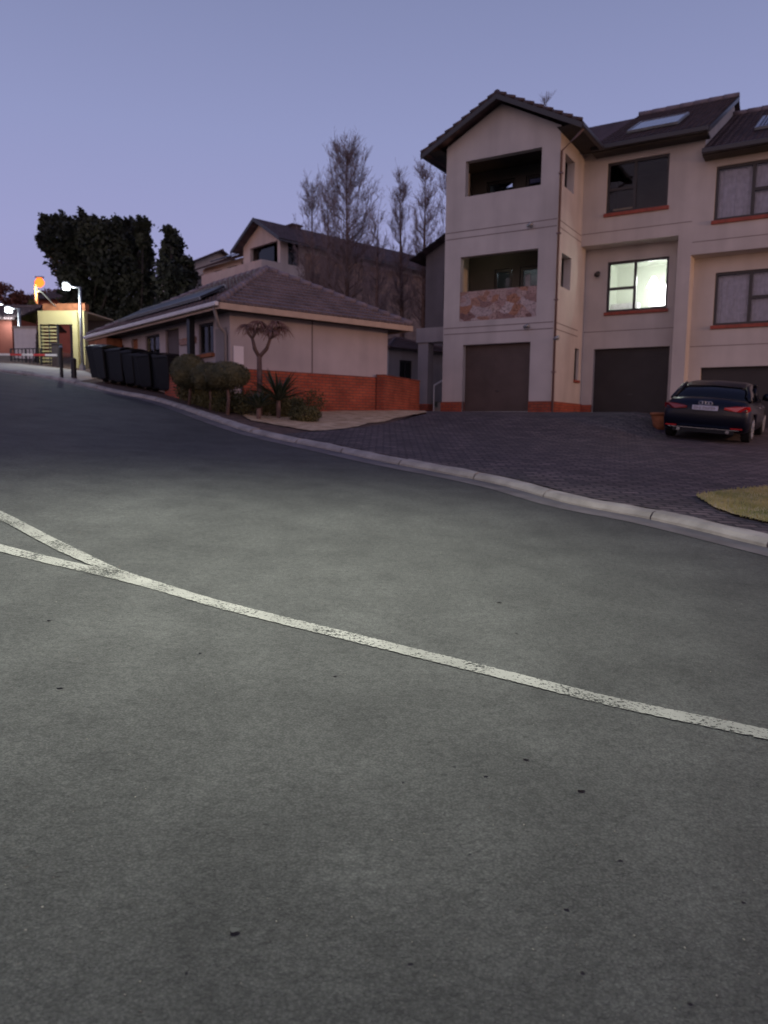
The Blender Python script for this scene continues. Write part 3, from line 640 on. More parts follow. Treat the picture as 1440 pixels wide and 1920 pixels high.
# main roofs (ridge along x), gutters
def mainroof(x0, x1, dz, nm):
    mb = MB(); slope(mb, (x0, 1.68, 7.76+dz), (x1, 1.68, 7.76+dz), (x1, 7, 10.45+dz), (x0, 7, 10.45+dz)); slope(mb, (x1, 12.1, 7.85+dz), (x0, 12.1, 7.85+dz), (x0, 7, 10.45+dz), (x1, 7, 10.45+dz))
    rf = mb.build('roof', M['tile'], H)
    rd = MB(); k = int((x1-x0)/.4)
    for i in range(k): xx = x0+(x1-x0)*i/k; rd.tube([(xx, 7, 10.47+dz), (xx+(x1-x0)/k*1.03, 7, 10.47+dz)], [.11, .095], 10)
    rd.build('ridge_tiles', M['tile_guard'], rf, smooth_=True)
    bb = MB(); bb.prism([(x1-.02, 1.68, 7.62+dz), (x1-.02, 7, 10.31+dz), (x1-.02, 7, 10.44+dz), (x1-.02, 1.68, 7.75+dz)], (.05, 0, 0)); bb.build('barge_board', M['gutter'], rf)
    MB().box(x0, x1, 1.54, 1.67, 7.62+dz, 7.76+dz).build('gutter', M['gutter'], rf, bevel=.02)
    MB().box(x0, x1-.02, 1.68, 2.195, 7.60+dz, 7.66+dz).build('soffit', M['soffit'], rf)
mainroof(3.86, 7.02, 0, 'a'); mainroof(6.9, 13.9, DZ, 'b')
MB().prism([(0.2, 4.6, 7.7), (3.86, 4.6, 7.7), (3.86, 7, 10.4), (.2, 7, 10.4)], (0, 5, -2.4)).build('rear_roof', M['tile'], H)
# small wall lights and cameras
for i, (x, y, z) in enumerate(((2.72, -.0, 5.33), (2.72, -.0, 2.53), (3.62, .0, 2.15))):
    b = MB(); b.tube([(x, y, z), (x, y-.05, z)], .05, 10); b.tube([(x, y-.05, z), (x+.02, y-.13, z-.01)], .018, 8); b.tube([(x-.06, y-.12, z-.03), (x+.08, y-.16, z+.02)], [.045, .055], 10)
    b.build('wall_light', M['steel'], H, smooth_=True)
b = MB().tube([(3.9, 2.79, 4.4), (3.9, 2.68, 4.4)], .05, 10).tube([(3.9, 2.7, 4.42), (3.9, 2.6, 4.32)], [.04, .085], 10); b.build('wall_light', M['gutter'], H, smooth_=True)

# things resting on the roof: solar panels
def on_roof(x, t, dz): return (x, 1.68+5.32*t, 7.76+2.69*t+dz)
def solar(name, x0, x1, t0, t1, dz, label, m, tubes=False):
    o = empty(name, T2(*on_roof(x0, t0, dz)), TA, label=label, cat='solar panel')
    nv = Vector((0, -2.69, 5.32)).normalized(); up = Vector((0, 5.32, 2.69))*(t1-t0); ln = up.length; upn = up.normalized()
    m_ = Matrix(((1, upn.x, nv.x, 0), (0, upn.y, nv.y, 0), (0, upn.z, nv.z, 0), (0, 0, 0, 1)))
    w = x1-x0; fr = MB().box(0, w, 0, .05, .05, .12, m_).box(0, w, ln-.05, ln, .05, .12, m_).box(0, .05, .05, ln-.05, .05, .12, m_).box(w-.05, w, .05, ln-.05, .05, .12, m_).build('frame', M['steel'], o)
    q = MB()
    if tubes:
        n = int(w/.09)
        for i in range(n): xx = .07+i*.09; q.tube([m_ @ Vector((xx, .06, .1)), m_ @ Vector((xx, ln-.06, .1))], .028, 8)
    else: q.box(.051, w-.051, .051, ln-.051, .052, .105, m_)
    q.build('panel', m, o)
    return o
solar('solar_panel', 4.55, 6.0, .22, .52, 0, 'pale reflecting solar panel lying flat on the townhouse roof beside the tower', M['solar'])
solar('solar_panel', 8.0, 9.6, .25, .6, DZ, 'ribbed solar water heater panel on the lower roof at the right edge', M['pv'], True)

# ------------------------------------------------------------------ guardhouse
GO = Vector((-3.68, 17.96, 1.75)); GA = radians(39.2)
def G2(u, v, w=0): return GO+Vector((cos(GA)*u-sin(GA)*v, sin(GA)*u+cos(GA)*v, w))
G = empty('guardhouse', GO, GA, label='low guardhouse with hipped tile roof, plaster tinted for pink light and red brick plinth', cat='guardhouse')
gw = MB(); panel(gw, 'x', 0, .2, 0, 4.8, -.3, 2.5)
panel(gw, 'y', 0, .2, .2, 8.15, -.3, 2.5, [(.85, 1.66, 1.55, 2.3), (2.87, 3.75, .2, 2.35), (4.15, 5.15, 1.35, 2.3), (5.75, 6.25, .2, 2.3), (6.9, 7.7, .2, 2.2)])
gw.box(4.6, 4.8, .2, 8.15, -.3, 2.5).box(.2, 4.6, 7.95, 8.15, -.3, 2.5)
gw.build('wall', M['stucco_tinted'], G)
MB().box(.3, 4.40, -.06, 0, -.4, 1.14).build('brick_plinth', M['brick'], G, bevel=.01)
MB().box(2.3, 2.33, -.012, -.001, 1.14, 2.5).build('expansion_joint', M['groove'], G)
ns = MB().box(.08, .34, -.03, -.003, 1.24, 1.66).build('notice_board', M['notice'], G)
rf = MB(); E0, E1, Zr = -.5, 5.25, 4.08; V0, V1 = -.5, 8.7; ap = (2.375, 2.35); ap2 = (2.375, 5.85); ze = 2.56
slope(rf, (E0, V0, ze), (E1, V0, ze), (ap[0], ap[1], Zr), (ap[0], ap[1], Zr), .24, .055)
slope(rf, (E0, V1, ze), (E0, V0, ze), (ap[0], ap[1], Zr), (ap2[0], ap2[1], Zr), .24, .055)
slope(rf, (E1, V0, ze), (E1, V1, ze), (ap2[0], ap2[1], Zr), (ap[0], ap[1], Zr), .24, .055)
slope(rf, (E1, V1, ze), (E0, V1, ze), (ap2[0], ap2[1], Zr), (ap2[0], ap2[1], Zr), .24, .055)
roof = rf.build('roof', M['tile_guard'], G)
hp = MB()
for a, b in (((E0, V0, ze), (*ap, Zr)), ((E1, V0, ze), (*ap, Zr)), ((E0, V1, ze), (*ap2, Zr)), ((E1, V1, ze), (*ap2, Zr)), ((*ap, Zr), (*ap2, Zr))):
    a, b = Vector(a), Vector(b); n = int((b-a).length/.33)
    for i in range(n): hp.tube([a.lerp(b, i/n)+Vector((0, 0, .04)), a.lerp(b, (i+1.04)/n)+Vector((0, 0, .03))], [.085, .07], 8)
hp.build('ridge_tiles', M['tile_guard'], roof, smooth_=True)
fa = MB().box(E0-.02, E1+.02, V0-.03, V0, ze-.16, ze-.02).box(E0-.04, E0-.005, V0, V1, ze-.16, ze-.02).box(E1, E1+.03, V0, V1, ze-.16, ze-.02); fa.build('fascia', M['fascia'], roof)
gt = MB().box(E0-.14, E0-.045, V0-.02, V1, ze-.10, ze+.0).build('gutter', M['white_paint'], roof, bevel=.02)
MB().box(E0+.01, E1-.01, V0+.005, V1-.01, ze-.12, ze-.085).build('soffit', M['soffit'], roof)
pipe(G, [(-.55, -.3, ze-.12), (-.3, .0, 2.1), (-.06, .12, 1.95), (-.06, .12, .1)], .04, 'stucco_grey')
dk = MB().quad((1.2, .5, -.2), (1.2, 8, -.2), (1.2, 8, 2.4), (1.2, .5, 2.4)); dk.build('room', M['darkroom'], G)
def gwin(v0, v1, z0, z1, mull, lab=None, sill=True, m='frame', pane='glass'):
    f = MB(); t = .055; x = .05
    f.box(x, x+.07, v0, v1, z0, z0+t).box(x, x+.07, v0, v1, z1-t, z1).box(x+.002, x+.068, v0, v0+t, z0+t, z1-t).box(x+.002, x+.068, v1-t, v1, z0+t, z1-t)
    vm = v0+(v1-v0)*mull; f.box(x+.004, x+.066, vm-.025, vm+.025, z0+t, z1-t)
    w = f.build('window', M[m], G); MB().box(x+.03, x+.037, v0+.04, v1-.04, z0+.04, z1-.04).build('pane', M[pane], w)
    if sill: MB().box(-.08, .05, v0-.05, v1+.05, z0-.09, z0-.002).build('sill', M['terracotta'], w, bevel=.006)
    if lab: w['label'] = lab
gwin(.85, 1.66, 1.55, 2.3, .5, 'dark window with terracotta sill'); gwin(4.15, 5.15, 1.35, 2.3, .55, 'warmly lit window')
MB().box(.35, .38, 4.1, 4.62, 1.3, 2.35).build('blind', M['blind'], G)
for v0, v1, z1, mm_ in ((2.87, 3.75, 2.35, 'garage'), (5.75, 6.25, 2.3, 'terracotta'), (6.9, 7.7, 2.2, 'garage_dark')):
    d = MB().box(.06, .10, v0+.01, v1-.01, .2, z1-.01); 
    for j in range(3): zz = .35+j*.66; d.box(.045, .0599, v0+.12, v1-.12, zz, zz+.5)
    dd = d.build('door', M[mm_], G); MB().tube([(.03, v0+.09, 1.25), (.03, v0+.18, 1.25)], .015, 8).build('handle', M['steel'], dd)
MB().box(-.05, 0, 1.8, 2.75, 1.86, 2.02).build('stone_band', M['stone'], G)
MB().box(-.42, -.28, 1.30, 1.46, -.1, ze-.12).build('porch_post', M['tarmac_metal'], G)
MB().box(-.035, -.004, .16, .70, 1.0, 2.1).build('wall_panel', M['stucco_grey'], G, bevel=.01)
MB().box(-.49, 0, 7.0, 8.6, 2.1, 2.38).build('porch_beam', M['terracotta'], G)
lit('room_lamp', (.8, 4.5, 2.3), 14, (1, .72, .36), G, .1)
lit('porch_lamp', (-.3, 7.8, 1.95), 3.5, (1, .6, .3), G, .05)
# thin black solar array along the guardhouse's left roof slope
sa = empty('solar_panel', G2(-.5, 0, ze), GA, label='long dark solar panel with a bright edge on the guardhouse roof', cat='solar panel')
nrm_ = Vector((-(Zr-ze), 0, 2.875)).normalized(); upn = Vector((2.875, 0, Zr-ze)).normalized()
m_ = Matrix(((0, upn.x, nrm_.x, 0), (1, upn.y, nrm_.y, 0), (0, upn.z, nrm_.z, 0), (0, 0, 0, 1)))
q = MB().box(1.3, 6.9, .5, 1.25, .10, .16, m_).build('panel', M['pv_black'], sa); MB().box(1.3, 6.9, 1.25, 1.29, .09, .18, m_).box(1.3, 6.9, .46, .5, .09, .17, m_).build('frame', M['steel'], sa)

# brick garden walls
def brickwall(name, a, b, h, t=.22, m='brick', **k):
    a, b = Vector(a), Vector(b); d = (b-a); ang = math.atan2(d.y, d.x); ln = Vector((d.x, d.y, 0)).length
    o = empty(name, (a.x, a.y, a.z), ang, **k); dz = b.z-a.z
    P = [(0, 0, -.4), (ln, 0, dz-.4), (ln, 0, dz+h), (0, 0, h)]
    MB().prism(P, (0, t, 0)).build('wall', M[m], o, bevel=.006)
    P = [(-.02, -.02, h), (ln+.02, -.02, dz+h), (ln+.02, -.02, dz+h+.03), (-.02, -.02, h+.03)]
    MB().prism(P, (0, t+.04, 0)).build('coping', M[m], o, bevel=.01); return o
pA = G2(4.47, -.28); pA.z = 1.9; pB = at(786, 776, 23.6); pB.z = 1.93
brickwall('garden_wall', pA, pB, 1.03, label='low red brick wall closing the gap between guardhouse and tower', cat='wall')
pC = gnd(309, 744); pD = gnd(385, 752); pC.z = Z(pC.x, pC.y); pD = G2(-.35, 1.2); pD.z = Z(pD.x, pD.y)
brickwall('garden_wall', pC, pD, .64, label='short red brick wall between the bins and the round bushes', cat='wall')

# porch between the tower and the brick wall
po = at(782, 776, 24.4); po.z = 1.93
PO = empty('porch', po, TA, label='grey porch with a square column and brick base left of the tower', cat='porch')
MB().box(0, .36, 0, .36, -.3, 2.3).build('column', M['stucco_grey'], PO); MB().box(-.03, .39, -.03, .39, -.3, .36).build('column_base', M['brick'], PO)
MB().box(-.05, 1.15, -.05, .4, 2.3, 2.75).box(-.05, .9, .4, 3.2, 2.5, 2.7).build('lintel', M['stucco_grey'], PO)
MB().box(-.1, 1.1, 2.9, 3.1, -.3, 2.5).build('back_wall', M['stucco_shaded'], PO)
MB().box(.45, .95, 2.84, 2.9, 0, 2.1).build('door', M['garage_dark'], PO)
s_ = MB()
for i in range(4): s_.box(.38, 1.05, .1+i*.3, 1.8, -.2+.0, .16*(i+1)-.05)
s_.build('steps', M['concrete'], PO)
MB().tube([(.55, .1, .95), (.95, 1.3, 1.55)], .028, 8).tube([(.55, .1, .0), (.55, .1, .95)], .02, 8).tube([(.95, 1.3, .5), (.95, 1.3, 1.55)], .02, 8).build('handrail', M['white_paint'], PO)

# ------------------------------------------------------------------ houses behind
def simple_house(name, o, ang, W_, D_, hw, pitch, m, mt, ridge='x', over=.5, wins=(), **k):
    h = empty(name, o, ang, **k); mb = MB()
    hol = [w for w in wins if w[0] == 'f']; holr = [w for w in wins if w[0] == 's']
    panel(mb, 'x', 0, .2, 0, W_, -2.5, hw, [w[1:5] for w in hol]); panel(mb, 'y', W_-.2, .2, .2, D_, -2.5, hw, [w[1:5] for w in holr])
    panel(mb, 'y', 0, .2, .2, D_, -2.5, hw); mb.quad((0, D_, -2.5), (0, D_, hw), (W_, D_, hw), (W_, D_, -2.5))
    if ridge == 'y':
        zr = hw+W_/2*pitch; mb.prism([(0, 0, hw), (W_, 0, hw), (W_/2, 0, zr)], (0, .2, 0)); mb.prism([(0, D_-.2, hw), (W_, D_-.2, hw), (W_/2, D_-.2, zr)], (0, .2, 0))
    mb.build('wall', M[m], h)
    for w in wins:
        a, b, c, d = w[1:5]; f = MB(); t = .07
        if w[0] == 'f':
            f.box(a, b, .06, .12, c, c+t).box(a, b, .06, .12, d-t, d).box(a, a+t, .062, .118, c+t, d-t).box(b-t, b, .062, .118, c+t, d-t).box((a+b)/2-.03, (a+b)/2+.03, .064, .116, c+t, d-t); wn = f.build('window', M['frame'], h)
            MB().box(a+.04, b-.04, .085, .092, c+.04, d-.04).build('pane', M['glass_dark'], wn)
        else:
            X = W_-.14; f.box(X, X+.06, a, b, c, c+t).box(X, X+.06, a, b, d-t, d).box(X+.002, X+.058, a, a+t, c+t, d-t).box(X+.002, X+.058, b-t, b, c+t, d-t); wn = f.build('window', M['frame'], h)
            MB().box(X+.025, X+.032, a+.04, b-.04, c+.04, d-.04).build('pane', M['glass_dark'], wn)
    r_ = MB()
    ze = hw-over*pitch+.03
    if ridge == 'y':
        zr += .05; slope(r_, (-over, D_+over, ze), (-over, -over, ze), (W_/2, -over, zr), (W_/2, D_+over, zr), .35); slope(r_, (W_+over, -over, ze), (W_+over, D_+over, ze), (W_/2, D_+over, zr), (W_/2, -over, zr), .35)
        rd = MB().tube([(W_/2, -over, zr), (W_/2, D_+over, zr)], .1, 8)
    elif ridge == 'x':
        zr = hw+D_/2*pitch+.05; slope(r_, (-over, -over, ze), (W_+over, -over, ze), (W_+over, D_/2, zr), (-over, D_/2, zr), .35); slope(r_, (W_+over, D_+over, ze), (-over, D_+over, ze), (-over, D_/2, zr), (W_+over, D_/2, zr), .35)
        rd = MB().tube([(-over, D_/2, zr), (W_+over, D_/2, zr)], .1, 8)
    else:   # hip
        s = min(W_, D_)/2+over; zr = ze+s*pitch
        if W_ > D_: a1, a2 = (-over+s, D_/2, zr), (W_+over-s, D_/2, zr)
        else: a1, a2 = (W_/2, -over+s, zr), (W_/2, D_+over-s, zr)
        A, B, C_, D2 = (-over, -over, ze), (W_+over, -over, ze), (W_+over, D_+over, ze), (-over, D_+over, ze)
        if W_ > D_: slope(r_, A, B, a2, a1, .35); slope(r_, B, C_, a2, a2, .35); slope(r_, C_, D2, a1, a2, .35); slope(r_, D2, A, a1, a1, .35)
        else: slope(r_, A, B, a1, a1, .35); slope(r_, B, C_, a2, a1, .35); slope(r_, C_, D2, a2, a2, .35); slope(r_, D2, A, a1, a2, .35)
        rd = MB().tube([a1, a2], .1, 8)
        for c_, t_ in ((A, a1), (B, a1 if W_ <= D_ else a2), (C_, a2), (D2, a2 if W_ <= D_ else a1)): rd.tube([c_, t_], .08, 6)
    rf = r_.build('roof', M[mt], h); rd.build('ridge_tiles', M[mt], rf)
    return h
# big gabled house behind the guardhouse. frame: x along its right flank, y along its gable front, seen from the corner
BA = radians(43); BO = at(526, 600, 41.0); BO.z = 4.6
def B2(u, v, w=0): return BO+Vector((cos(BA)*u-sin(BA)*v, sin(BA)*u+cos(BA)*v, w))
B = empty('gabled_house', BO, BA, label='beige gabled house with open balcony rising behind the guardhouse roof', cat='house')
LU = 13.0; WV = 3.6; hw = 6.95
bm_ = MB(); panel(bm_, 'y', 0, .2, 0, WV, -3, hw, [(.25, 2.9, 5.6, 6.75)]); panel(bm_, 'x', 0, .2, .2, LU, -3, hw, [(.5, 1.25, 5.55, 6.75), (7.5, 8.6, 4.4, 5.6)])
bm_.prism([(0, 0, hw), (0, WV, hw), (0, WV/2, hw+1.0)], (.2, 0, 0)); bm_.box(LU-.2, LU, .2, 7, -3, hw); bm_.quad((0, WV, -3), (0, WV, hw), (LU, WV, hw), (LU, WV, -3))
bm_.box(1.4, 1.6, .2, 3.5, 4, 6.9); bm_.build('wall', M['cream'], B)
MB().box(1.62, LU+.02, -.04, -.003, -3, 6.3).build('stone_cladding', M['brick_dim'], B)
r_ = MB(); slope(r_, (-.5, -.55, hw-.28), (LU-1, -.55, hw-.28), (LU-1, WV/2, hw+1.15), (-.5, WV/2, hw+1.15), .35); slope(r_, (LU+.5, WV+.5, hw-.28), (-.5, WV+.5, hw-.28), (-.5, WV/2, hw+1.15), (LU-1, WV/2, hw+1.15), .35)
slope(r_, (3.5, -.65, hw-.34), (LU+.9, -.65, hw-.34), (LU-2.6, 3.2, hw+1.45), (4.6, 3.2, hw+1.45), .35)
slope(r_, (LU+.9, -.65, hw-.34), (LU+.9, 7, hw-.34), (LU-2.6, 3.2, hw+1.45), (LU-2.6, 3.2, hw+1.45), .35)
rfB = r_.build('roof', M['tile_far'], B)
MB().prism([(-.53, -.6, hw-.42), (-.53, WV/2, hw+.98), (-.53, WV+.55, hw-.42), (-.53, WV+.55, hw-.24), (-.53, WV/2, hw+1.17), (-.53, -.6, hw-.24)], (.05, 0, 0)).build('barge_board', M['gutter'], rfB)
MB().box(-.5, LU+.9, -.72, -.6, hw-.46, hw-.36).build('gutter', M['gutter'], rfB)
MB().box(7.5, 8.6, .06, .12, 4.4, 5.6).build('window', M['glass_dark'], B); MB().box(.5, 1.25, .06, .12, 5.55, 6.75).build('window', M['glass_dark'], B)
MB().box(.3, .5, 1.0, 2.6, 5.6, 6.7).build('window', M['glass_dark'], B)
# balcony parapet projecting to the left, lower wing with its own roof
MB().box(-1.2, 0, -.02, 6.2, 4.3, 5.55).build('balcony_parapet', M['cream'], B)
lw = MB(); panel(lw, 'y', .9, .2, 3.6, 9.5, -3, 6.75, [(4.0, 5.2, 5.3, 6.5), (5.7, 6.8, 5.3, 6.4), (7.5, 8.4, 5.0, 6.4)]); lw.box(.9, 6, 9.5, 9.7, -3, 6.7); lw.build('wing_wall', M['cream'], B)
for q_ in ((4.0, 5.2, 5.3, 6.5), (5.7, 6.8, 5.3, 6.4), (7.5, 8.4, 5.0, 6.4)): MB().box(1.0, 1.06, *q_).build('window', M['frame'], B)
r_ = MB(); slope(r_, (.35, 10, 6.62), (.35, 3.65, 6.62), (3.2, 3.65, 7.9), (3.2, 10, 7.9), .35); slope(r_, (.9, 13.5, 6.2), (.9, 10, 6.2), (3.2, 10, 7.3), (3.2, 13.5, 7.3), .35); r_.build('wing_roof', M['tile_far'], B)
MB().prism([(LU-.3, -.5, 3.9), (LU+2.2, -.5, 2.4), (LU+2.2, -.5, 2.6), (LU-.3, -.5, 4.1)], (0, 3, 0)).build('lean_to_roof', M['tile_far'], B)
MB().box(LU+.0, LU+1.8, 0, 3, -3, 2.5).build('lean_to_wall', M['stucco_grey'], B)
ch = MB().box(1.9, 2.5, 1.5, 2.0, 7.3, 8.12).box(1.82, 2.58, 1.42, 2.08, 8.12, 8.2).build('chimney', M['tile_far'], rfB)
sa2 = empty('solar_panel', B2(.55, 4.3, 6.72), BA, label='dark solar panel on the wing roof of the gabled house', cat='solar panel')
nn = Vector((-1.28, 0, 2.85)).normalized(); uu = Vector((2.85, 0, 1.28)).normalized(); m2 = Matrix(((0, uu.x, nn.x, 0), (1, uu.y, nn.y, 0), (0, uu.z, nn.z, 0), (0, 0, 0, 1)))
MB().box(.3, 4.6, .5, 1.9, .12, .18, m2).build('panel', M['solar'], sa2); MB().box(.3, 4.6, 1.9, 1.95, .11, .19, m2).build('frame', M['steel'], sa2)
# neighbour with pinkish roof further left
pz = at(350, 600, 52); pz.z = 5.2
simple_house('house', pz, radians(38), 5, 8, 7.0, .5, 'stucco', 'tile_far', 'y', wins=[('f', 1.2, 2.2, 5.0, 6.3)], label='distant house with reddish roof showing between dark conifer and gabled house', cat='house')
# townhouse coloured dark as in shade, left of the tower, further back
pz = at(797, 600, 34.5); pz.z = 2.2
simple_house('townhouse', pz, TA, 3.4, 8, 7.0, .52, 'stucco_shaded', 'tile', 'y', .55, wins=[('f', .9, 2.0, 4.6, 6.2), ('f', .9, 2.0, 1.9, 3.5)], label='townhouse coloured dark as in shade, peeking out left of the tall tower', cat='townhouse')
pz = at(728, 700, 31); pz.z = 2.6
simple_house('outbuilding', pz, GA, 4.5, 4, 2.2, .3, 'stucco_grey', 'tile_far', 'hip', .25, wins=[('f', .6, 1.3, .9, 1.7)], label='low grey outbuilding in the gap right of the guardhouse', cat='outbuilding')

# ------------------------------------------------------------------ entrance at the top of the road
LEDC = (.86, .96, 1.0)
def lamp_post(px, pybase, pytop, Y, headpx, mat_, col, energy, label, arm=True, r=.055, name='street_lamp', thick=1):
    b = at(px, pybase, Y); b.z = Z(b.x, b.y); top = at(px, pytop, Y); h = top.z-b.z
    o = empty(name, b, 0, label=label, cat='street lamp')
    MB().tube([(0, 0, -.1), (0, 0, h*.5), (0, 0, h)], [r*1.25, r, r*.8], 10).build('pole', M['steel'], o, smooth_=True)
    MB().tube([(0, 0, 0), (0, 0, .25)], r*1.9, 10).build('base', M['steel'], o)
    hp_ = at(headpx[0], headpx[1], Y); d = hp_-Vector((b.x, b.y, b.z))
    if arm: MB().tube([(0, 0, h-.03), (d.x*.6, d.y*.6, h), (d.x*.9, d.y*.9, d.z+.08)], r*.5, 8).build('arm', M['steel'], o, smooth_=True)
    w = .11*thick
    hd = MB().box(d.x-w, d.x+w, d.y-.1, d.y+.1, d.z+.02, d.z+.10).build('lamp_head', M['steel'], o, bevel=.02)
    (MB().box(d.x-w*.85, d.x+w*.85, d.y-.085, d.y+.085, d.z-.17, d.z+.018) if arm else MB().tube([(d.x, d.y, d.z+.019-.06*i) for i in range(9)], [.10, .16, .2, .23, .24, .22, .18, .12, .04], 16)).build('lens', mat_, hd)
    lit('lamp_light', (d.x-.05, d.y-.25, d.z-.45), energy, col, o, .12)
    return o
lamp_post(155, 700, 538, 27.4, (124, 534), M['lamp_white'], LEDC, 230, 'grey pole with bright white lamp beside the pale entrance wall', thick=.95)
lamp_post(38, 640, 578, 33, (16, 578), M['lamp_white'], LEDC, 60, 'grey pole with small white lamp behind the boom barrier', thick=1.2, r=.07)
lamp_post(-30, 640, 568, 36, (2, 572), M['lamp_white'], LEDC, 12, 'white lamp cut by the left edge of the picture', thick=.8)
lamp_post(71, 640, 528, 40, (74, 522), M['lamp_orange'], (1, .33, .08), 260, 'tall orange glowing street lamp above the entrance', arm=False, thick=1.9, r=.09)
# gate building
gq = at(66, 705, 28.8); gq.z = Z(gq.x, gq.y)-.05
EA = radians(-6)
EN = empty('entrance_gatehouse', gq, EA, label='pale yellow lit gatehouse wall with dark doorway and slatted side', cat='gatehouse')
sc = 28.8/1400
en = MB(); panel(en, 'x', 0, .25, .2, 2.03, -.3, 2.05, [(.25, 1.58, -.3, 1.55)]); en.build('wall', M['gate_yellow'], EN)
MB().box(.38, 2.05, .05, .35, 2.052, 2.32).build('parapet', M['terracotta'], EN)
MB().box(.2, 2.03, .02, 2.4, 2.0, 2.05).build('ceiling', M['stucco_gold'], EN)
MB().box(1.62, 1.82, -.12, -.002, -.3, 2.0).build('pilaster', M['gate_yellow'], EN)
MB().box(.98, 1.56, 1.5, 1.56, -.2, 1.5).build('door', M['garage'], EN)
lv = MB()
for i in range(12): z_ = .02+i*.128; lv.box(.27, .92, .06, .10, z_, z_+.052)
lo = lv.build('slatted_screen', M['gate_yellow'], EN)
MB().box(.25, .28, .03, .13, -.2, 1.56).box(.58, .61, .045, .13, -.2, 1.56).box(.91, .95, .03, .13, -.2, 1.56).build('screen_frame', M['gutter'], EN)
MB().box(.2, 2.0, 2.3, 2.4, -.3, 2.0).build('back_wall', M['stucco_shaded'], EN)
lit('gate_lamp', (.9, -1.1, 2.5), 6, (1, .92, .55), EN, .08)
MB().tube([(.9, 0.05, 2.2), (.9, -1.0, 2.62)], .02, 6).tube([(.9, -1.0, 2.6), (.9, -1.15, 2.6)], .05, 8).build('flood_light', M['steel'], EN)
# pale boundary wall, small brick building
a = at(28, 668, 31); a.z = Z(a.x, a.y)
BW = empty('boundary_wall', a, radians(-5), label='pale grey rendered wall left of the slatted gatehouse', cat='wall')
MB().box(0, 1.0, 0, .25, -.4, 1.25).build('wall', M['white_paint'], BW); MB().box(-.03, 1.03, -.03, .28, 1.25, 1.33).build('coping', M['concrete'], BW)
pz = at(-110, 660, 33.5); pz.z = Z(pz.x, pz.y)+.1
simple_house('brick_building', pz, radians(-3), 3.25, 4, 1.25, .35, 'red_render', 'tile_far', 'x', .35, label='small orange brick building with dark roof at the left edge', cat='building')
pz = at(75, 600, 47); pz.z = 6.95
simple_house('house', pz, radians(-4), 3.1, 5, 2.2, .32, 'red_render', 'tile_far', 'x', .4, wins=[('f', .9, 1.7, 1.2, 1.8)], label='reddish house glowing under the orange lamp above the gatehouse', cat='house')
# boom barrier and railing
ba = at(108, 700, 27.9); ba.z = Z(ba.x, ba.y)
BB = empty('boom_barrier', ba, 0, label='red and white boom barrier lowered across the entrance road', cat='barrier')
MB().box(-.13, .13, -.16, .16, -.1, .85).box(-.15, .15, -.18, .18, .85, .90).build('cabinet', M['gutter'], BB, bevel=.015)
zb = at(100, 667, 27.9).z-ba.z; ln = 3.4
for i in range(8):
    MB().box(.1-ln*(i+1)/8, .1-ln*i/8, -.26, -.20, zb-.035+.01*0, zb+.04).build('arm_section', M['white_paint' if i % 2 == 0 else 'red_paint'], BB)
ra = at(22, 697, 28.6); ra.z = Z(ra.x, ra.y); rb = at(78, 699, 28.3); d_ = rb-ra
RL = empty('railing', ra, 0, label='low black metal railing behind the boom barrier', cat='railing')
m_ = MB(); n = 9
for i in range(n): t = i/(n-1); m_.tube([(d_.x*t, d_.y*t, -.1), (d_.x*t, d_.y*t, .5)], .018 if i % 4 else .035, 6)
m_.build('post', M['tarmac_metal'], RL); MB().tube([(0, 0, .5), (d_.x, d_.y, .5)], .02, 6).tube([(0, 0, .12), (d_.x, d_.y, .12)], .015, 6).build('rail', M['tarmac_metal'], RL)
for px, pz_, hh, lb in ((116, 712, .95, 'thin black bollard standing in front of the gatehouse doorway'), (139, 713, .62, 'short thick black bollard beside the first bins')):
    p = gnd(px, pz_); o = empty('bollard', p, 0, label=lb, cat='bollard', group='black bollards at the entrance')
    MB().tube([(0, 0, -.05), (0, 0, hh)], .05 if hh > .9 else .08, 10).build('post', M['tarmac_metal'], o); MB().tube([(0, 0, hh), (0, 0, hh+.05)], [.06 if hh > .9 else .09, .03], 10).build('cap', M['steel' if hh > .9 else 'tarmac_metal'], o)
polysheet([tuple(gnd(*p).xy) for p in ((60, 702), (0, 696), (-60, 690), (-60, 682), (40, 686), (110, 694), (160, 700), (190, 712), (150, 719), (100, 711))], .07, 'pavement', M['concrete'], .4, kind='structure')

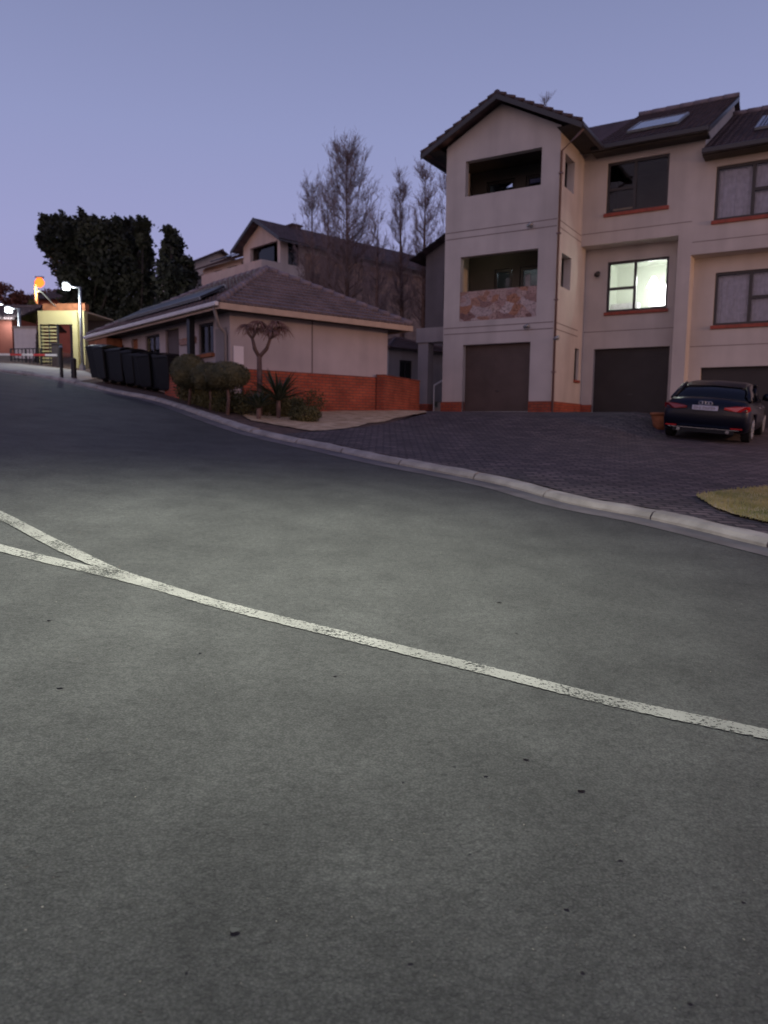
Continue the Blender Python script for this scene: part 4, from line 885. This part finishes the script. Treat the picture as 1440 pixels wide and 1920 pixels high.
# ------------------------------------------------------------------ wheelie bins
def make_bin():
    o = empty('wheelie_bin', (0, 0, 0)); b = MB()
    z0, z1 = .12, .98; b0, b1 = .215, .29; d0, d1 = .24, .36
    k = 0; b.v += [(-b0, -d0, z0), (b0, -d0, z0), (b0, d0*.8, z0), (-b0, d0*.8, z0), (-b1, -d1, z1), (b1, -d1, z1), (b1, d1, z1), (-b1, d1, z1)]
    b.f += [(0, 3, 2, 1), (0, 1, 5, 4), (1, 2, 6, 5), (2, 3, 7, 6), (3, 0, 4, 7), (4, 5, 6, 7)]
    b.box(-b1-.02, b1+.02, -d1-.02, d1+.02, z1-.05, z1-.001)
    b.build('body', M['bin'], o, bevel=.02)
    ld = MB(); n = 8; rows = []
    for i in range(n+1):
        t = i/n; y = -d1-.03+(2*d1+.05)*t; z = z1+.015+.075*sin(pi*min(1, t*1.15))*.9
        rows.append([(-b1-.02, y, z-.02), (-b1*.6, y, z), (b1*.6, y, z), (b1+.02, y, z-.02)])
    for i in range(n):
        for j in range(3): ld.quad(rows[i][j], rows[i][j+1], rows[i+1][j+1], rows[i+1][j])
    ld.quad(*rows[0]); ld.quad(*[rows[i][0] for i in range(n+1)]); ld.quad(*[rows[i][3] for i in range(n, -1, -1)])
    ld.build('lid', M['bin'], o)
    MB().tube([(-b1*.8, d1+.06, z1+.02), (b1*.8, d1+.06, z1+.02)], .016, 8).build('handle', M['bin'], o)
    for s in (-1, 1): MB().tube([(s*.22, d0+.02, .1), (s*.27, d0+.02, .1)], .1, 14).build('wheel', M['rubber'], o)
    return o
P0, P1 = gnd(168, 720), gnd(296, 744)
bind = (P1-P0).normalized(); perp = Vector((-bind.y, bind.x, 0)); perp = perp if perp.y > 0 else -perp
face = math.atan2(bind.y, bind.x)
names = ['first black bin at the entrance end of the row under the lamp post', 'black bin second from the entrance end of the bin row', 'third black bin from the entrance end of the row', 'fourth black bin from the entrance end, before the small gap', 'black bin in the middle of the row just past the small gap', 'sixth black bin along the kerb counted from the entrance', 'third black bin from the brick wall end of the row', 'black bin next to the last one at the brick wall end', 'last black bin of the row touching the short brick wall']
tot = (P1-P0).length; proto = make_bin()
for i in range(9):
    t = (i+.0)/8; t = t+(.02 if i > 3 else -.01); p = P0.lerp(P1, t)+perp*(.45+random.uniform(-.05, .05)); o = proto if i == 0 else copy_tree(proto)
    o.location = (p.x, p.y, Z(p.x, p.y)+.06); o.rotation_euler = (0, 0, face+random.uniform(-.09, .09)); o.scale = (1, 1, random.uniform(.98, 1.05))
    tag(o, names[i], 'bin', 'black wheelie bins lined up along the kerb')
back = ['black bin standing in the second row behind the gap', 'black bin in the second row nearest the guardhouse doors', 'black bin in the second row beside the round bush']
for i, t in enumerate((.62, .8, .99)):
    p = P0.lerp(P1, t)+perp*(1.25); o = copy_tree(proto); o.location = (p.x, p.y, Z(p.x, p.y)+.1); o.rotation_euler = (0, 0, face+random.uniform(-.1, .1)); tag(o, back[i], 'bin', 'black wheelie bins lined up along the kerb')

# ------------------------------------------------------------------ plants
def rnd_unit():
    while True:
        v = Vector((random.gauss(0, 1), random.gauss(0, 1), random.gauss(0, 1)))
        if v.length > .01: return v.normalized()
def leaf(mb, p, s, n=None, asp=.5):
    a = rnd_unit() if n is None else (n+rnd_unit()*.8).normalized(); b = a.cross(rnd_unit()).normalized(); c = a.cross(b)
    k = len(mb.v); mb.v += [tuple(p-b*s*asp), tuple(p+c*s), tuple(p+b*s*asp), tuple(p-c*s*.6)]; mb.f.append((k, k+1, k+2, k+3))
def clump(mb, c, r, n, s, shell=.5):
    for _ in range(n):
        u = rnd_unit(); t = shell+(1-shell)*random.random()**.6
        leaf(mb, Vector((c[0]+u.x*r[0]*t, c[1]+u.y*r[1]*t, c[2]+u.z*r[2]*t)), s*random.uniform(.6, 1.3))
def ball(mb, c, r, n=24):
    k = len(mb.v); m_ = n//2
    for i in range(m_+1):
        ph = pi*i/m_
        for j in range(n):
            th = 2*pi*j/n; q = .93+.05*sin(3*th+ph*4)+random.uniform(-.015, .015); mb.v.append((c[0]+r[0]*q*sin(ph)*cos(th), c[1]+r[1]*q*sin(ph)*sin(th), c[2]+r[2]*q*cos(ph)))
    for i in range(m_):
        for j in range(n): a = k+i*n+j; b = k+i*n+(j+1) % n; mb.f.append((a, a+n, b+n, b))
def topiary(base, spheres, label):
    o = empty('topiary_bush', base, 0, label=label, cat='bush', group='clipped round bushes in the corner bed'); f = MB(); tr = MB()
    for (dx, dy, dz, rx, ry, rz) in spheres:
        ball(f, (dx, dy, dz), (rx, ry, rz))
        for _ in range(int(5200*rx*rz/.16)):
            u = rnd_unit(); p = Vector((dx+u.x*rx*1.0, dy+u.y*ry*1.0, dz+u.z*rz*1.0))+u*random.uniform(-.03, .025); leaf(f, p, random.uniform(.014, .03), u, .5)
        tr.tube([(dx*.5, dy*.5, -.1), (dx*.8+.03, dy*.8, dz*.4), (dx, dy, dz-rz*.5)], [.045, .035, .03], 8)
    f.build('foliage', M['leaf_top'], o); tr.build('stem', M['bark'], o, smooth_=True)
kk = 17.3/1400
b = at(353, 745, 18.0); b.z = Z(b.x, b.y)+.05
c = at(354, 697, 18.0)
topiary(b, [(c.x-b.x, 0, c.z-b.z, .43, .42, .40)], 'clipped round ball bush at the left, next to the bins')
b = at(397, 750, 17.2); b.z = Z(b.x, b.y)+.05; c = at(392, 706, 17.2)
topiary(b, [(c.x-b.x, 0, c.z-b.z, .42, .38, .31)], 'smaller clipped bush half hidden between the two others')
b = at(425, 755, 16.6); b.z = Z(b.x, b.y)+.05; c = at(426, 704, 16.6)
topiary(b, [(c.x-b.x, 0, c.z-b.z, .49, .42, .29)], 'wide flattened clipped bush in front of the brick plinth')
# ground cover of the bed
gc = MB(); BED = [tuple(gnd(*p).xy) for p in ((335, 752), (380, 748), (460, 748), (520, 760), (600, 766), (606, 780), (560, 786), (470, 788), (420, 782), (370, 768))]
xs = [p[0] for p in BED]; ys = [p[1] for p in BED]; k = 0
while k < 120:
    x = random.uniform(min(xs), max(xs)); y = random.uniform(min(ys), max(ys))
    if not inside(x, y, BED): continue
    k += 1; rr_ = random.uniform(.2, .4); clump(gc, (x, y, Z(x, y)+.14+rr_*.6), (rr_, rr_, rr_*.95), 560, .03, .3)
B3 = [tuple(gnd(*p).xy) for p in ((340, 753), (460, 756), (480, 778), (400, 774), (360, 765))]
xs = [p[0] for p in B3]; ys = [p[1] for p in B3]; k = 0
while k < 60:
    x = random.uniform(min(xs), max(xs)); y = random.uniform(min(ys), max(ys))
    if not inside(x, y, B3): continue
    k += 1; rr_ = random.uniform(.16, .27); clump(gc, (x, y, Z(x, y)+.12+rr_*.5), (rr_, rr_, rr_*.9), 420, .028, .3)
tag(gc.build('ground_cover', M['leaf_low']), 'low green and brown ground cover filling the corner bed by the kerb', 'ground cover', kind='stuff')
for px, py, Y, w_, h_, lb in ((572, 766, 16.6, .38, .2, 'low dense shrub at the sandy end of the bed'), (526, 752, 17.2, .26, .25, 'small rounded shrub behind the aloe rosettes')):
    b = at(px, py+12, Y); b.z = Z(b.x, b.y)+.06; o = empty('shrub', b, 0, label=lb, cat='shrub'); f = MB(); clump(f, (0, 0, h_*.8), (w_, w_*.8, h_), 3600, .024, .4); f.build('foliage', M['leaf_low'], o)
    MB().tube([(0, 0, -.05), (0, 0, h_)], .02, 6).build('stem', M['bark'], o)
# aloes
def rosette(mb, c, n, L_, w, up=.6, droop=.3):
    for i in range(n):
        a = 2*pi*i*.382+random.uniform(-.15, .15); el = up*random.uniform(.35, 1.5); d = Vector((cos(a)*cos(el), sin(a)*cos(el), sin(el))); l_ = L_*random.uniform(.75, 1.1); sd = Vector((-sin(a), cos(a), 0)); pts = []
        for k in range(6):
            t = k/5; p = Vector(c)+d*l_*t+Vector((0, 0, -droop*l_*t*t)); ww = w*(1-t)**.8+.002; pts.append((p-sd*ww, p+Vector((0, 0, -ww*.6)), p+sd*ww))
        for k in range(5):
            for q in range(2): mb.quad(pts[k][q], pts[k][q+1], pts[k+1][q+1], pts[k+1][q])
for px, py, Y, L_, n, lb in ((522, 748, 16.8, .82, 46, 'dark spiky aloe with upright leaves against the brick plinth'), (485, 762, 16.2, .50, 34, 'smaller dark spiky aloe at the foot of the tree aloe')):
    b = at(px, py, Y); b.z = max(b.z-.12, Z(b.x, b.y)+.05); o = empty('aloe', b, 0, label=lb, cat='aloe'); f = MB(); rosette(f, (0, 0, .12), n, L_, .05, .78, .12); f.build('leaves', M['aloe'], o); MB().tube([(0, 0, -.3), (0, 0, .08)], .05, 8).build('stem', M['bark'], o)
tb = at(486, 742, 17.0); tb.z = Z(tb.x, tb.y)
TAo = empty('tree_aloe', tb, 0, label='slender branching tree aloe with drooping rosettes against the guardhouse wall', cat='tree')
fk = at(486, 668, 17.0)-tb; tr = MB(); tr.tube([(0, 0, -.1), (fk.x*.5+.01, 0, fk.z*.5), (fk.x, 0, fk.z)], [.075, .06, .055], 10); fo = MB()
def lim(a, b, r0_, r1_): a, b = Vector(a), Vector(b); m_ = a.lerp(b, .5)+Vector(((b.x-a.x)*.12, random.uniform(-.04, .04), -.03)); tr.tube([a, m_, b], [r0_, (r0_+r1_)/2, r1_], 8)
for (px, py, dy) in ((462, 612, .1), (484, 606, -.15), (478, 618, .3), (500, 614, .15), (518, 606, -.1), (528, 616, .15), (510, 622, -.3)):
    q = at(px, py, 17.0+dy)-tb; mid = at(473 if px < 490 else 507, 634, 17.0+dy*.5)-tb; lim((fk.x, 0, fk.z-.02), mid, .045, .034); lim(mid, q, .034, .026); rosette(fo, q, 60, .33, .013, .6, .9)
tr.build('trunk', M['bark'], TAo, smooth_=True); fo.build('leaves', M['aloe_dry'], TAo)

# trees: evergreen masses
def evergreen(px, pyb, Y, lobes, label, name='evergreen_tree', m='leaf_dark', s=.16, dens=1.0, group=None, lead=True):
    b = at(px, pyb, Y); b.z = Z(b.x, b.y); o = empty(name, b, 0, label=label, cat='tree', group=group); f = MB(); tr = MB(); topz = 0
    for (qx, qy, rx, ry) in lobes:      # measured lobe centre and half size, pushed to varied depth
        dy = random.uniform(-1.2, 1.2); c = at(qx, qy, Y+dy)-b; ax, az = rx*Y/F, ry*Y/F
        clump(f, c, (ax, ax*.9, az), int(620*dens*max(.5, ax*az)), s, .3)
        n = 5
        for _ in range(n):
            u = rnd_unit(); cc = c+Vector((u.x*ax*.8, u.y*ax*.8, abs(u.z)*az*.75)); clump(f, cc, (ax*.32, ax*.32, az*.36), int(190*dens), s*.8, .1)
        if lead:
            for _ in range(6):
                t = random.uniform(-.9, .9); hh = az*random.uniform(.2, .6); x0_ = c.x+ax*t; z0_ = c.z+az*sqrt(1-t*t)*.85
                for k in range(int(60*dens)): q = random.random(); leaf(f, Vector((x0_+random.gauss(0, .14)*(1-q), c.y+random.gauss(0, .2), z0_+hh*q)), s*.7)
        tr.tube([(0, 0, max(0, c.z*.25)), (c.x*.6, c.y*.6, c.z*.6), tuple(c)], [.10, .06, .02], 7); topz = max(topz, c.z)
    tr.tube([(0, 0, -.3), (.05, 0, topz*.5), (0, 0, topz*.9)], [.24, .14, .04], 9)
    tr.build('trunk', M['bark_dark'], o, smooth_=True); f.build('crown', M[m], o); return o
evergreen(165, 690, 37, [(112, 450, 38, 36), (150, 440, 38, 32), (190, 455, 42, 40), (130, 490, 45, 38), (175, 520, 55, 45), (215, 500, 45, 55), (150, 560, 42, 50), (200, 590, 50, 55), (190, 650, 45, 50), (97, 425, 18, 16), (85, 457, 14, 12), (132, 525, 22, 24), (240, 455, 25, 40)], 'wide dark evergreen tree with ragged top behind the lamp post', dens=1.3)
evergreen(265, 690, 36, [(268, 440, 14, 24), (262, 485, 28, 38), (262, 545, 38, 50), (265, 605, 45, 50)], 'narrow dark evergreen squeezed between its two neighbours', dens=1.3)
evergreen(325, 690, 34, [(319, 448, 9, 18), (322, 480, 22, 30), (328, 525, 38, 40), (335, 575, 46, 45), (310, 620, 45, 40)], 'pointed dark conifer nearest the gabled house', name='conifer_tree', dens=1.4)
evergreen(20, 650, 50, [(8, 560, 34, 28), (40, 575, 30, 28), (-20, 555, 30, 34)], 'brown bare crowned tree, tinted for reddish light, at the left edge', name='tree', m='leaf_red', s=.12, dens=.8, lead=False)
evergreen(66, 660, 36, [(62, 585, 16, 20), (58, 605, 16, 14), (70, 600, 12, 16)], 'small olive tree lit yellow beside the gatehouse', name='small_tree', m='leaf_olive', s=.08, dens=1.5, lead=False)
evergreen(74, 690, 29.6, [(74, 618, 5, 22), (74, 650, 7, 26), (75, 675, 7, 18)], 'narrow rust brown cypress against the slatted gatehouse', name='cypress_tree', m='leaf_red', s=.05, dens=2.5, lead=False)
evergreen(95, 600, 56, [(110, 560, 45, 16), (70, 570, 35, 16), (150, 555, 30, 16)], 'distant dark red tree line behind the reddish house', name='tree', m='leaf_red', s=.16, dens=.9, lead=False)

# bare poplars
def poplar(px, pyb, pyt, Y, wpx, label, n=130, seed=1, lean=0, density=1.0):
    rn = random.Random(seed); b = at(px, pyb, Y); b.z = Z(b.x, b.y)-.2; t = at(px+lean, pyt, Y); h = t.z-b.z; wd = wpx*1.35*Y/F; n = int(n*.95)
    o = empty('bare_poplar', b, 0, label=label, cat='tree', group='leafless poplars behind the houses'); tr = MB(); tw_ = MB()
    dx = t.x-b.x
    tr.tube([(dx*q, 0, h*q) for q in (0, .25, .5, .75, 1)], [.16, .12, .085, .04, .008], 8)
    for i in range(n):
        q = rn.uniform(.28, .97); a = rn.uniform(0, 2*pi); env = wd*.5*(min(1, q/.35))*(1-q)**.45*rn.uniform(.65, 1.15)+.06
        s0 = Vector((dx*q, 0, h*q)); ln = env*rn.uniform(1.4, 2.5)
        d = Vector((cos(a)*env/ln, sin(a)*env/ln, .92)).normalized()
        e1 = s0+Vector((d.x*1.5, d.y*1.5, d.z*.7)).normalized()*ln*.45; e2 = s0+d*ln
        if e2.z > h*1.04: e2.z = h*1.04
        r_ = .016*(1-q)+.008; tr.tube([s0, e1, e2], [r_, r_*.65, .004], 5, False)
        for j in range(int(12*density)):
            w = rn.uniform(.12, 1); p = s0.lerp(e1, w*2) if w < .5 else e1.lerp(e2, w*2-1); v = Vector((rn.gauss(0, 1)*.5+d.x, rn.gauss(0, 1)*.5+d.y, rn.uniform(.5, 1.5))).normalized()*rn.uniform(.2, .6)
            tw_.tube([p, p+v], [.0065, .003], 3, False)
            for _ in range(3): pp = p+v*rn.random(); v2 = Vector((rn.gauss(0, 1)*.5, rn.gauss(0, 1)*.5, rn.uniform(.3, 1))).normalized()*rn.uniform(.08, .28); tw_.tube([pp, pp+v2], [.006, .003], 3, False)
    tr.build('trunk', M['bark'], o); tw_.build('twigs', M['twig'], o)
poplar(652, 640, 288, 36, 118, 'tallest bare poplar in front of the gabled house', 190, 1, -2, 1.3)
poplar(588, 640, 342, 39, 62, 'thin bare poplar left of the tallest one', 90, 2, -4)
poplar(620, 640, 345, 38, 45, 'short bare poplar pressed against the left of the tallest one', 80, 3, -6)
poplar(705, 640, 410, 34, 40, 'small bare poplar right of the tallest one', 60, 4, 4)
poplar(757, 660, 322, 37, 36, 'slim bare poplar in the gap left of the tower', 90, 5, -8)
poplar(793, 660, 318, 36, 55, 'bare poplar next to the slim one in the gap', 100, 6, 5)
poplar(845, 660, 330, 40, 50, 'bare poplar partly hidden behind the tower edge', 70, 7, -8)
poplar(1028, 560, 172, 42, 30, 'bare treetop poking above the tower roof', 60, 8, -3)

# ------------------------------------------------------------------ car
car_r = gnd(1396, 838); car_l = gnd(1256, 829)
mid = (car_r+car_l)/2+Vector((-.22, -.2, 0)); fwd = Vector((-sin(TA), cos(TA), 0)); rgt = Vector((cos(TA), sin(TA), 0))
def CZ(p): return Z(p.x, p.y)+.078
zf = CZ(mid+fwd*3.3); zb_ = CZ(mid+fwd*.6); zl = CZ(mid+fwd*1.5-rgt*.75); zr_ = CZ(mid+fwd*1.5+rgt*.75)
fx = (fwd*2.7+Vector((0, 0, zf-zb_))).normalized(); rx_ = (rgt*1.5+Vector((0, 0, zr_-zl))).normalized(); rx_ = (rx_-fx*rx_.dot(fx)).normalized(); ux = rx_.cross(fx)
org = mid+fwd*.0; org = Vector((org.x, org.y, CZ(mid+fwd*1.5)-fx.z*1.5+.0))
CM = Matrix(((rx_.x, fx.x, ux.x, org.x), (rx_.y, fx.y, ux.y, org.y), (rx_.z, fx.z, ux.z, org.z), (0, 0, 0, 1))) @ Matrix.Diagonal((.985, .97, .885, 1))
CAR = empty('parked_car', (0, 0, 0), 0, label='dark blue sedan parked facing the right garage, rear towards the road', cat='car'); CAR.matrix_world = CM
M['paint'] = mat('car_paint', (.0015, .003, .011), .35, .0, spec=.3); M['paint'].node_tree.nodes['Principled BSDF'].inputs['Coat Weight'].default_value = .12
M['taillight'] = mat('tail_lamp_brightened', (.55, .01, .012), .15, spec=.9); M['tail_plain'] = mat('tail_lamp_plain', (.25, .008, .01), .2, spec=.8)  # brighter red paints reflected light into the right lamp; left stays plain
M['plate'] = mat('number_plate', (.55, .55, .62), .4); M['chrome'] = mat('chrome', (.6, .6, .62), .2, 1)
# body loft: stations along y (0 = rear bumper), x half width, heights
st_ = [(0.0, .78, .42, .70), (.05, .84, .30, .90), (.16, .875, .24, .99), (.42, .89, .22, 1.02), (.9, .90, .20, 1.00), (1.6, .905, .19, .98), (2.6, .905, .19, .96), (3.2, .90, .20, .93), (3.8, .88, .22, .86), (4.2, .83, .26, .76), (4.38, .74, .36, .62)]
def section(hw_, zb2, zt): return [(-hw_*.86, zb2), (-hw_*.97, zb2+.06), (-hw_, zb2+(zt-zb2)*.35), (-hw_*.995, zb2+(zt-zb2)*.62), (-hw_*.95, zb2+(zt-zb2)*.86), (-hw_*.84, zt-.01), (-hw_*.45, zt+.025), (0, zt+.035), (hw_*.45, zt+.025), (hw_*.84, zt-.01), (hw_*.95, zb2+(zt-zb2)*.86), (hw_*.995, zb2+(zt-zb2)*.62), (hw_, zb2+(zt-zb2)*.35), (hw_*.97, zb2+.06), (hw_*.86, zb2)]
def loft(stations, sec):
    mb = MB(); m_ = None
    for s_ in stations:
        pts = sec(*s_[1:]); m_ = len(pts); mb.v += [(x, s_[0]+(.07*(abs(x)/.9)**2 if s_[0] < .2 else (-.2*(abs(x)/.9)**2 if s_[0] > 4 else 0)), z) for x, z in pts]
    for i in range(len(stations)-1):
        for j in range(m_): a = i*m_+j; b = i*m_+(j+1) % m_; mb.f.append((a, b, b+m_, a+m_))
    mb.f.append(tuple(range(m_-1, -1, -1))); mb.f.append(tuple((len(stations)-1)*m_+j for j in range(m_))); return mb
body = loft(st_, section).build('body', M['paint'], CAR, smooth_=True)
import bmesh
cut = MB()
for yy in (.88, 3.5):
    cut.tube([(-1.2, yy, .32), (-.66, yy, .32)], .37, 24); cut.tube([(.66, yy, .32), (1.2, yy, .32)], .37, 24)
cu = cut.build('cutter', M['rubber'], CAR)
bo = body.modifiers.new('arch', 'BOOLEAN'); bo.object = cu; bo.operation = 'DIFFERENCE'; bo.solver = 'EXACT'
bpy.context.view_layer.update(); dg = bpy.context.evaluated_depsgraph_get(); nm = bpy.data.meshes.new_from_object(body.evaluated_get(dg)); body.modifiers.clear(); body.data = nm; bpy.data.objects.remove(cu)
gs_ = [(.62, .62, 1.0, 1.01), (1.05, .66, .98, 1.30), (1.35, .66, .98, 1.385), (1.9, .67, .97, 1.42), (2.5, .66, .96, 1.395), (2.95, .64, .95, 1.22), (3.3, .66, .93, .96)]
def gsec(hw_, zb2, zt):
    zt = max(zt, zb2+.02); return [(-.80, zb2-.03), (-.80+(.80-hw_)*.45, zb2+(zt-zb2)*.5), (-hw_, zt-.05*(zt-zb2)), (-hw_*.8, zt), (0, zt+.02), (hw_*.8, zt), (hw_, zt-.05*(zt-zb2)), (.80-(.80-hw_)*.45, zb2+(zt-zb2)*.5), (.80, zb2-.03)]
gh = MB(); m_ = 9
for s_ in gs_: gh.v += [(x, s_[0], z) for x, z in gsec(*s_[1:])]
for i in range(len(gs_)-1):
    for j in range(m_-1): a = i*m_+j; gh.f.append((a, a+1, a+1+m_, a+m_))
gh.f.append(tuple(range(m_-1, -1, -1))); gh.f.append(tuple((len(gs_)-1)*m_+j for j in range(m_)))
M['carglass'] = mat('car_glass', (.004, .005, .006), .08, spec=.5)
gho = gh.build('greenhouse_glass', M['carglass'], CAR, smooth_=True)
rp_ = MB(); rs = [s_ for s_ in gs_ if 1.0 < s_[0] < 2.9]
for s_ in rs: hwx = s_[1]*1.01; rp_.v += [(-hwx, s_[0], s_[3]-.03), (-hwx*.8, s_[0], s_[3]+.012), (0, s_[0], s_[3]+.034), (hwx*.8, s_[0], s_[3]+.012), (hwx, s_[0], s_[3]-.03)]
for i in range(len(rs)-1):
    for j in range(4): a = i*5+j; rp_.f.append((a, a+1, a+6, a+5))
rp_.build('roof', M['paint'], CAR, smooth_=True)
for s in (-1, 1):
    for pp_, rr_ in (([(s*.80, .60, .99), (s*.735, .85, 1.16), (s*.67, 1.07, 1.31), (s*.67, 1.4, 1.375)], [.05, .045, .04, .03]), ([(s*.70, 2.45, 1.37), (s*.66, 2.95, 1.20), (s*.76, 3.3, .95)], .03), ([(s*.73, 1.95, 1.30), (s*.81, 1.95, .96)], .03)):
        MB().tube(pp_, rr_, 8).build('pillar', M['paint'], CAR, smooth_=True)
for s, mm_ in ((-1, 'tail_plain'), (1, 'taillight')):
    t_ = MB(); P = [(s*.38, -.012, .79), (s*.38, -.012, .84), (s*.60, .005, .885), (s*.80, .055, .89), (s*.865, .16, .885), (s*.885, .22, .80), (s*.85, .10, .77), (s*.62, .0, .76)]
    k = len(P); pin = [(x*.97, y+.12, z) for x, y, z in P]
    t_.v += P+pin; t_.f.append(tuple(range(k))); [t_.f.append((i, (i+1) % k, k+(i+1) % k, k+i)) for i in range(k)]
    o = t_.build('tail_light', M[mm_], CAR); o['label'] = 'right tail light, red brightened to stand for reflected light' if s > 0 else 'plain red left tail light'
MB().box(-.26, .26, -.035, -.01, .755, .865).build('number_plate', M['plate'], CAR, bevel=.004)
ch_ = MB(); x = -.225
random.seed(11)
for i in range(8):
    w_ = .032
    if i in (3,): x += .02
    ch_.box(x, x+.009, -.039, -.036, .775, .845).box(x+w_-.009, x+w_, -.039, -.036, .775+.02*(i % 2), .845-.018*(i % 3 == 1))
    ch_.box(x+.009, x+w_-.009, -.039, -.036, .836-.03*(i % 3), .845-.03*(i % 3)); x += .054
ch_.build('plate_characters', M['groove'], bpy.data.objects[[o.name for o in CAR.children if o.name.startswith('number_plate')][0]])
em = MB()
for i in range(4):
    cx = -.10+i*.064; ring = [(cx+.040*cos(2*pi*j/20), .005-.012, .925+.040*sin(2*pi*j/20)) for j in range(21)]; em.tube(ring, .006, 6, False)
em.build('emblem', M['chrome'], CAR, smooth_=True)
MB().box(-.72, .72, -.01, .06, .315, .33).build('bumper_trim', M['chrome'], CAR)
MB().box(-.62, .62, .0, .12, .22, .31).build('diffuser', M['rubber'], CAR)
for s in (-1, 1):
    MB().tube([(s*.5, -.02, .27), (s*.5, .15, .27)], .04, 10).build('exhaust', M['chrome'], CAR)
    MB().box(s*.55 if s > 0 else -.78, .78 if s > 0 else -.55, -.0, .045, .345, .37).build('reflector', M['taillight'], CAR)
    mi = MB().tube([(s*.86, 2.72, 1.0), (s*.98, 2.70, 1.03)], .03, 6); mi.tube([(s*.96, 2.62, 1.06), (s*.96, 2.80, 1.06)], [.10, .07], 10); mi.build('wing_mirror', M['paint'], CAR, smooth_=True)
    for yy in (1.75, 2.55): MB().box(s*.905-.012, s*.905+.022, yy, yy+.18, .80, .822).build('door_handle', M['chrome'], CAR, bevel=.004)
    for yy in (.88, 3.5):
        w_ = MB().tube([(s*.70, yy, .32), (s*.72, yy, .32), (s*.88, yy, .32), (s*.895, yy, .32)], [.29, .32, .32, .29], 28).build('wheel', M['rubber'], CAR)
        rm = MB().tube([(s*.893, yy, .32), (s*.90, yy, .32)], .06, 12)
        for j in range(10): a = 2*pi*j/10; rm.tube([(s*.898, yy+.05*cos(a), .32+.05*sin(a)), (s*.90, yy+.22*cos(a), .32+.22*sin(a))], .016, 6)
        rm.tube([(s*.9, yy+.225*cos(2*pi*j/24), .32+.225*sin(2*pi*j/24)) for j in range(25)], .014, 6, False); rm.build('rim', M['steel'], w_)
# terracotta pot beside the car
p = gnd(1236, 812); p.z = Z(p.x, p.y)+.076
PT = empty('plant_pot', p, 0, label='terracotta pot standing between the car and the middle garage', cat='pot')
pm = MB(); pm.tube([(0, 0, 0), (0, 0, .1), (0, 0, .32), (0, 0, .36), (0, 0, .36), (0, 0, .42)], [.12, .15, .205, .21, .235, .235], 20); pm.build('pot', M['terracotta'], PT, smooth_=True); MB().tube([(0, 0, .421), (0, 0, .425)], .2, 16).build('soil', M['soil'], PT)

# ------------------------------------------------------------------ street lamps standing outside the picture that light it
def off_lamp(name, x, y, h, dx, dy, energy, col, em_, label, spot=None, tilt=(0, 0)):
    z = Z(x, y); o = empty(name, (x, y, z), 0, label=label, cat='street lamp')
    MB().tube([(0, 0, -.2), (0, 0, h*.6), (0, 0, h)], [.08, .065, .05], 12).build('pole', M['steel'], o, smooth_=True); MB().tube([(0, 0, h-.03), (dx, dy, h+.1)], .03, 8).build('arm', M['steel'], o)
    hd = MB().box(dx-.18, dx+.18, dy-.12, dy+.12, h+.06, h+.16).build('lamp_head', M['steel'], o, bevel=.02); MB().box(dx-.15, dx+.15, dy-.1, dy+.1, h+.03, h+.058).build('lens', em_, hd)
    lit('lamp_light', (dx, dy, h-.02), energy, col, o, .12, spot, (*tilt, 0), 1.0)
off_lamp('street_lamp', -4.6, 4.2, 4.9, 3.5, .9, 2700, (.96, 1.0, .87), M['lamp_white'], 'white street lamp left of the camera lighting the foreground asphalt', 116, (0, 0))
off_lamp('street_lamp', 21.5, 10.5, 6.0, -.6, .5, 3800, (1, .53, .30), M['lamp_orange'], 'orange street lamp right of the picture lighting the tower side')
print('objects', len(bpy.data.objects))
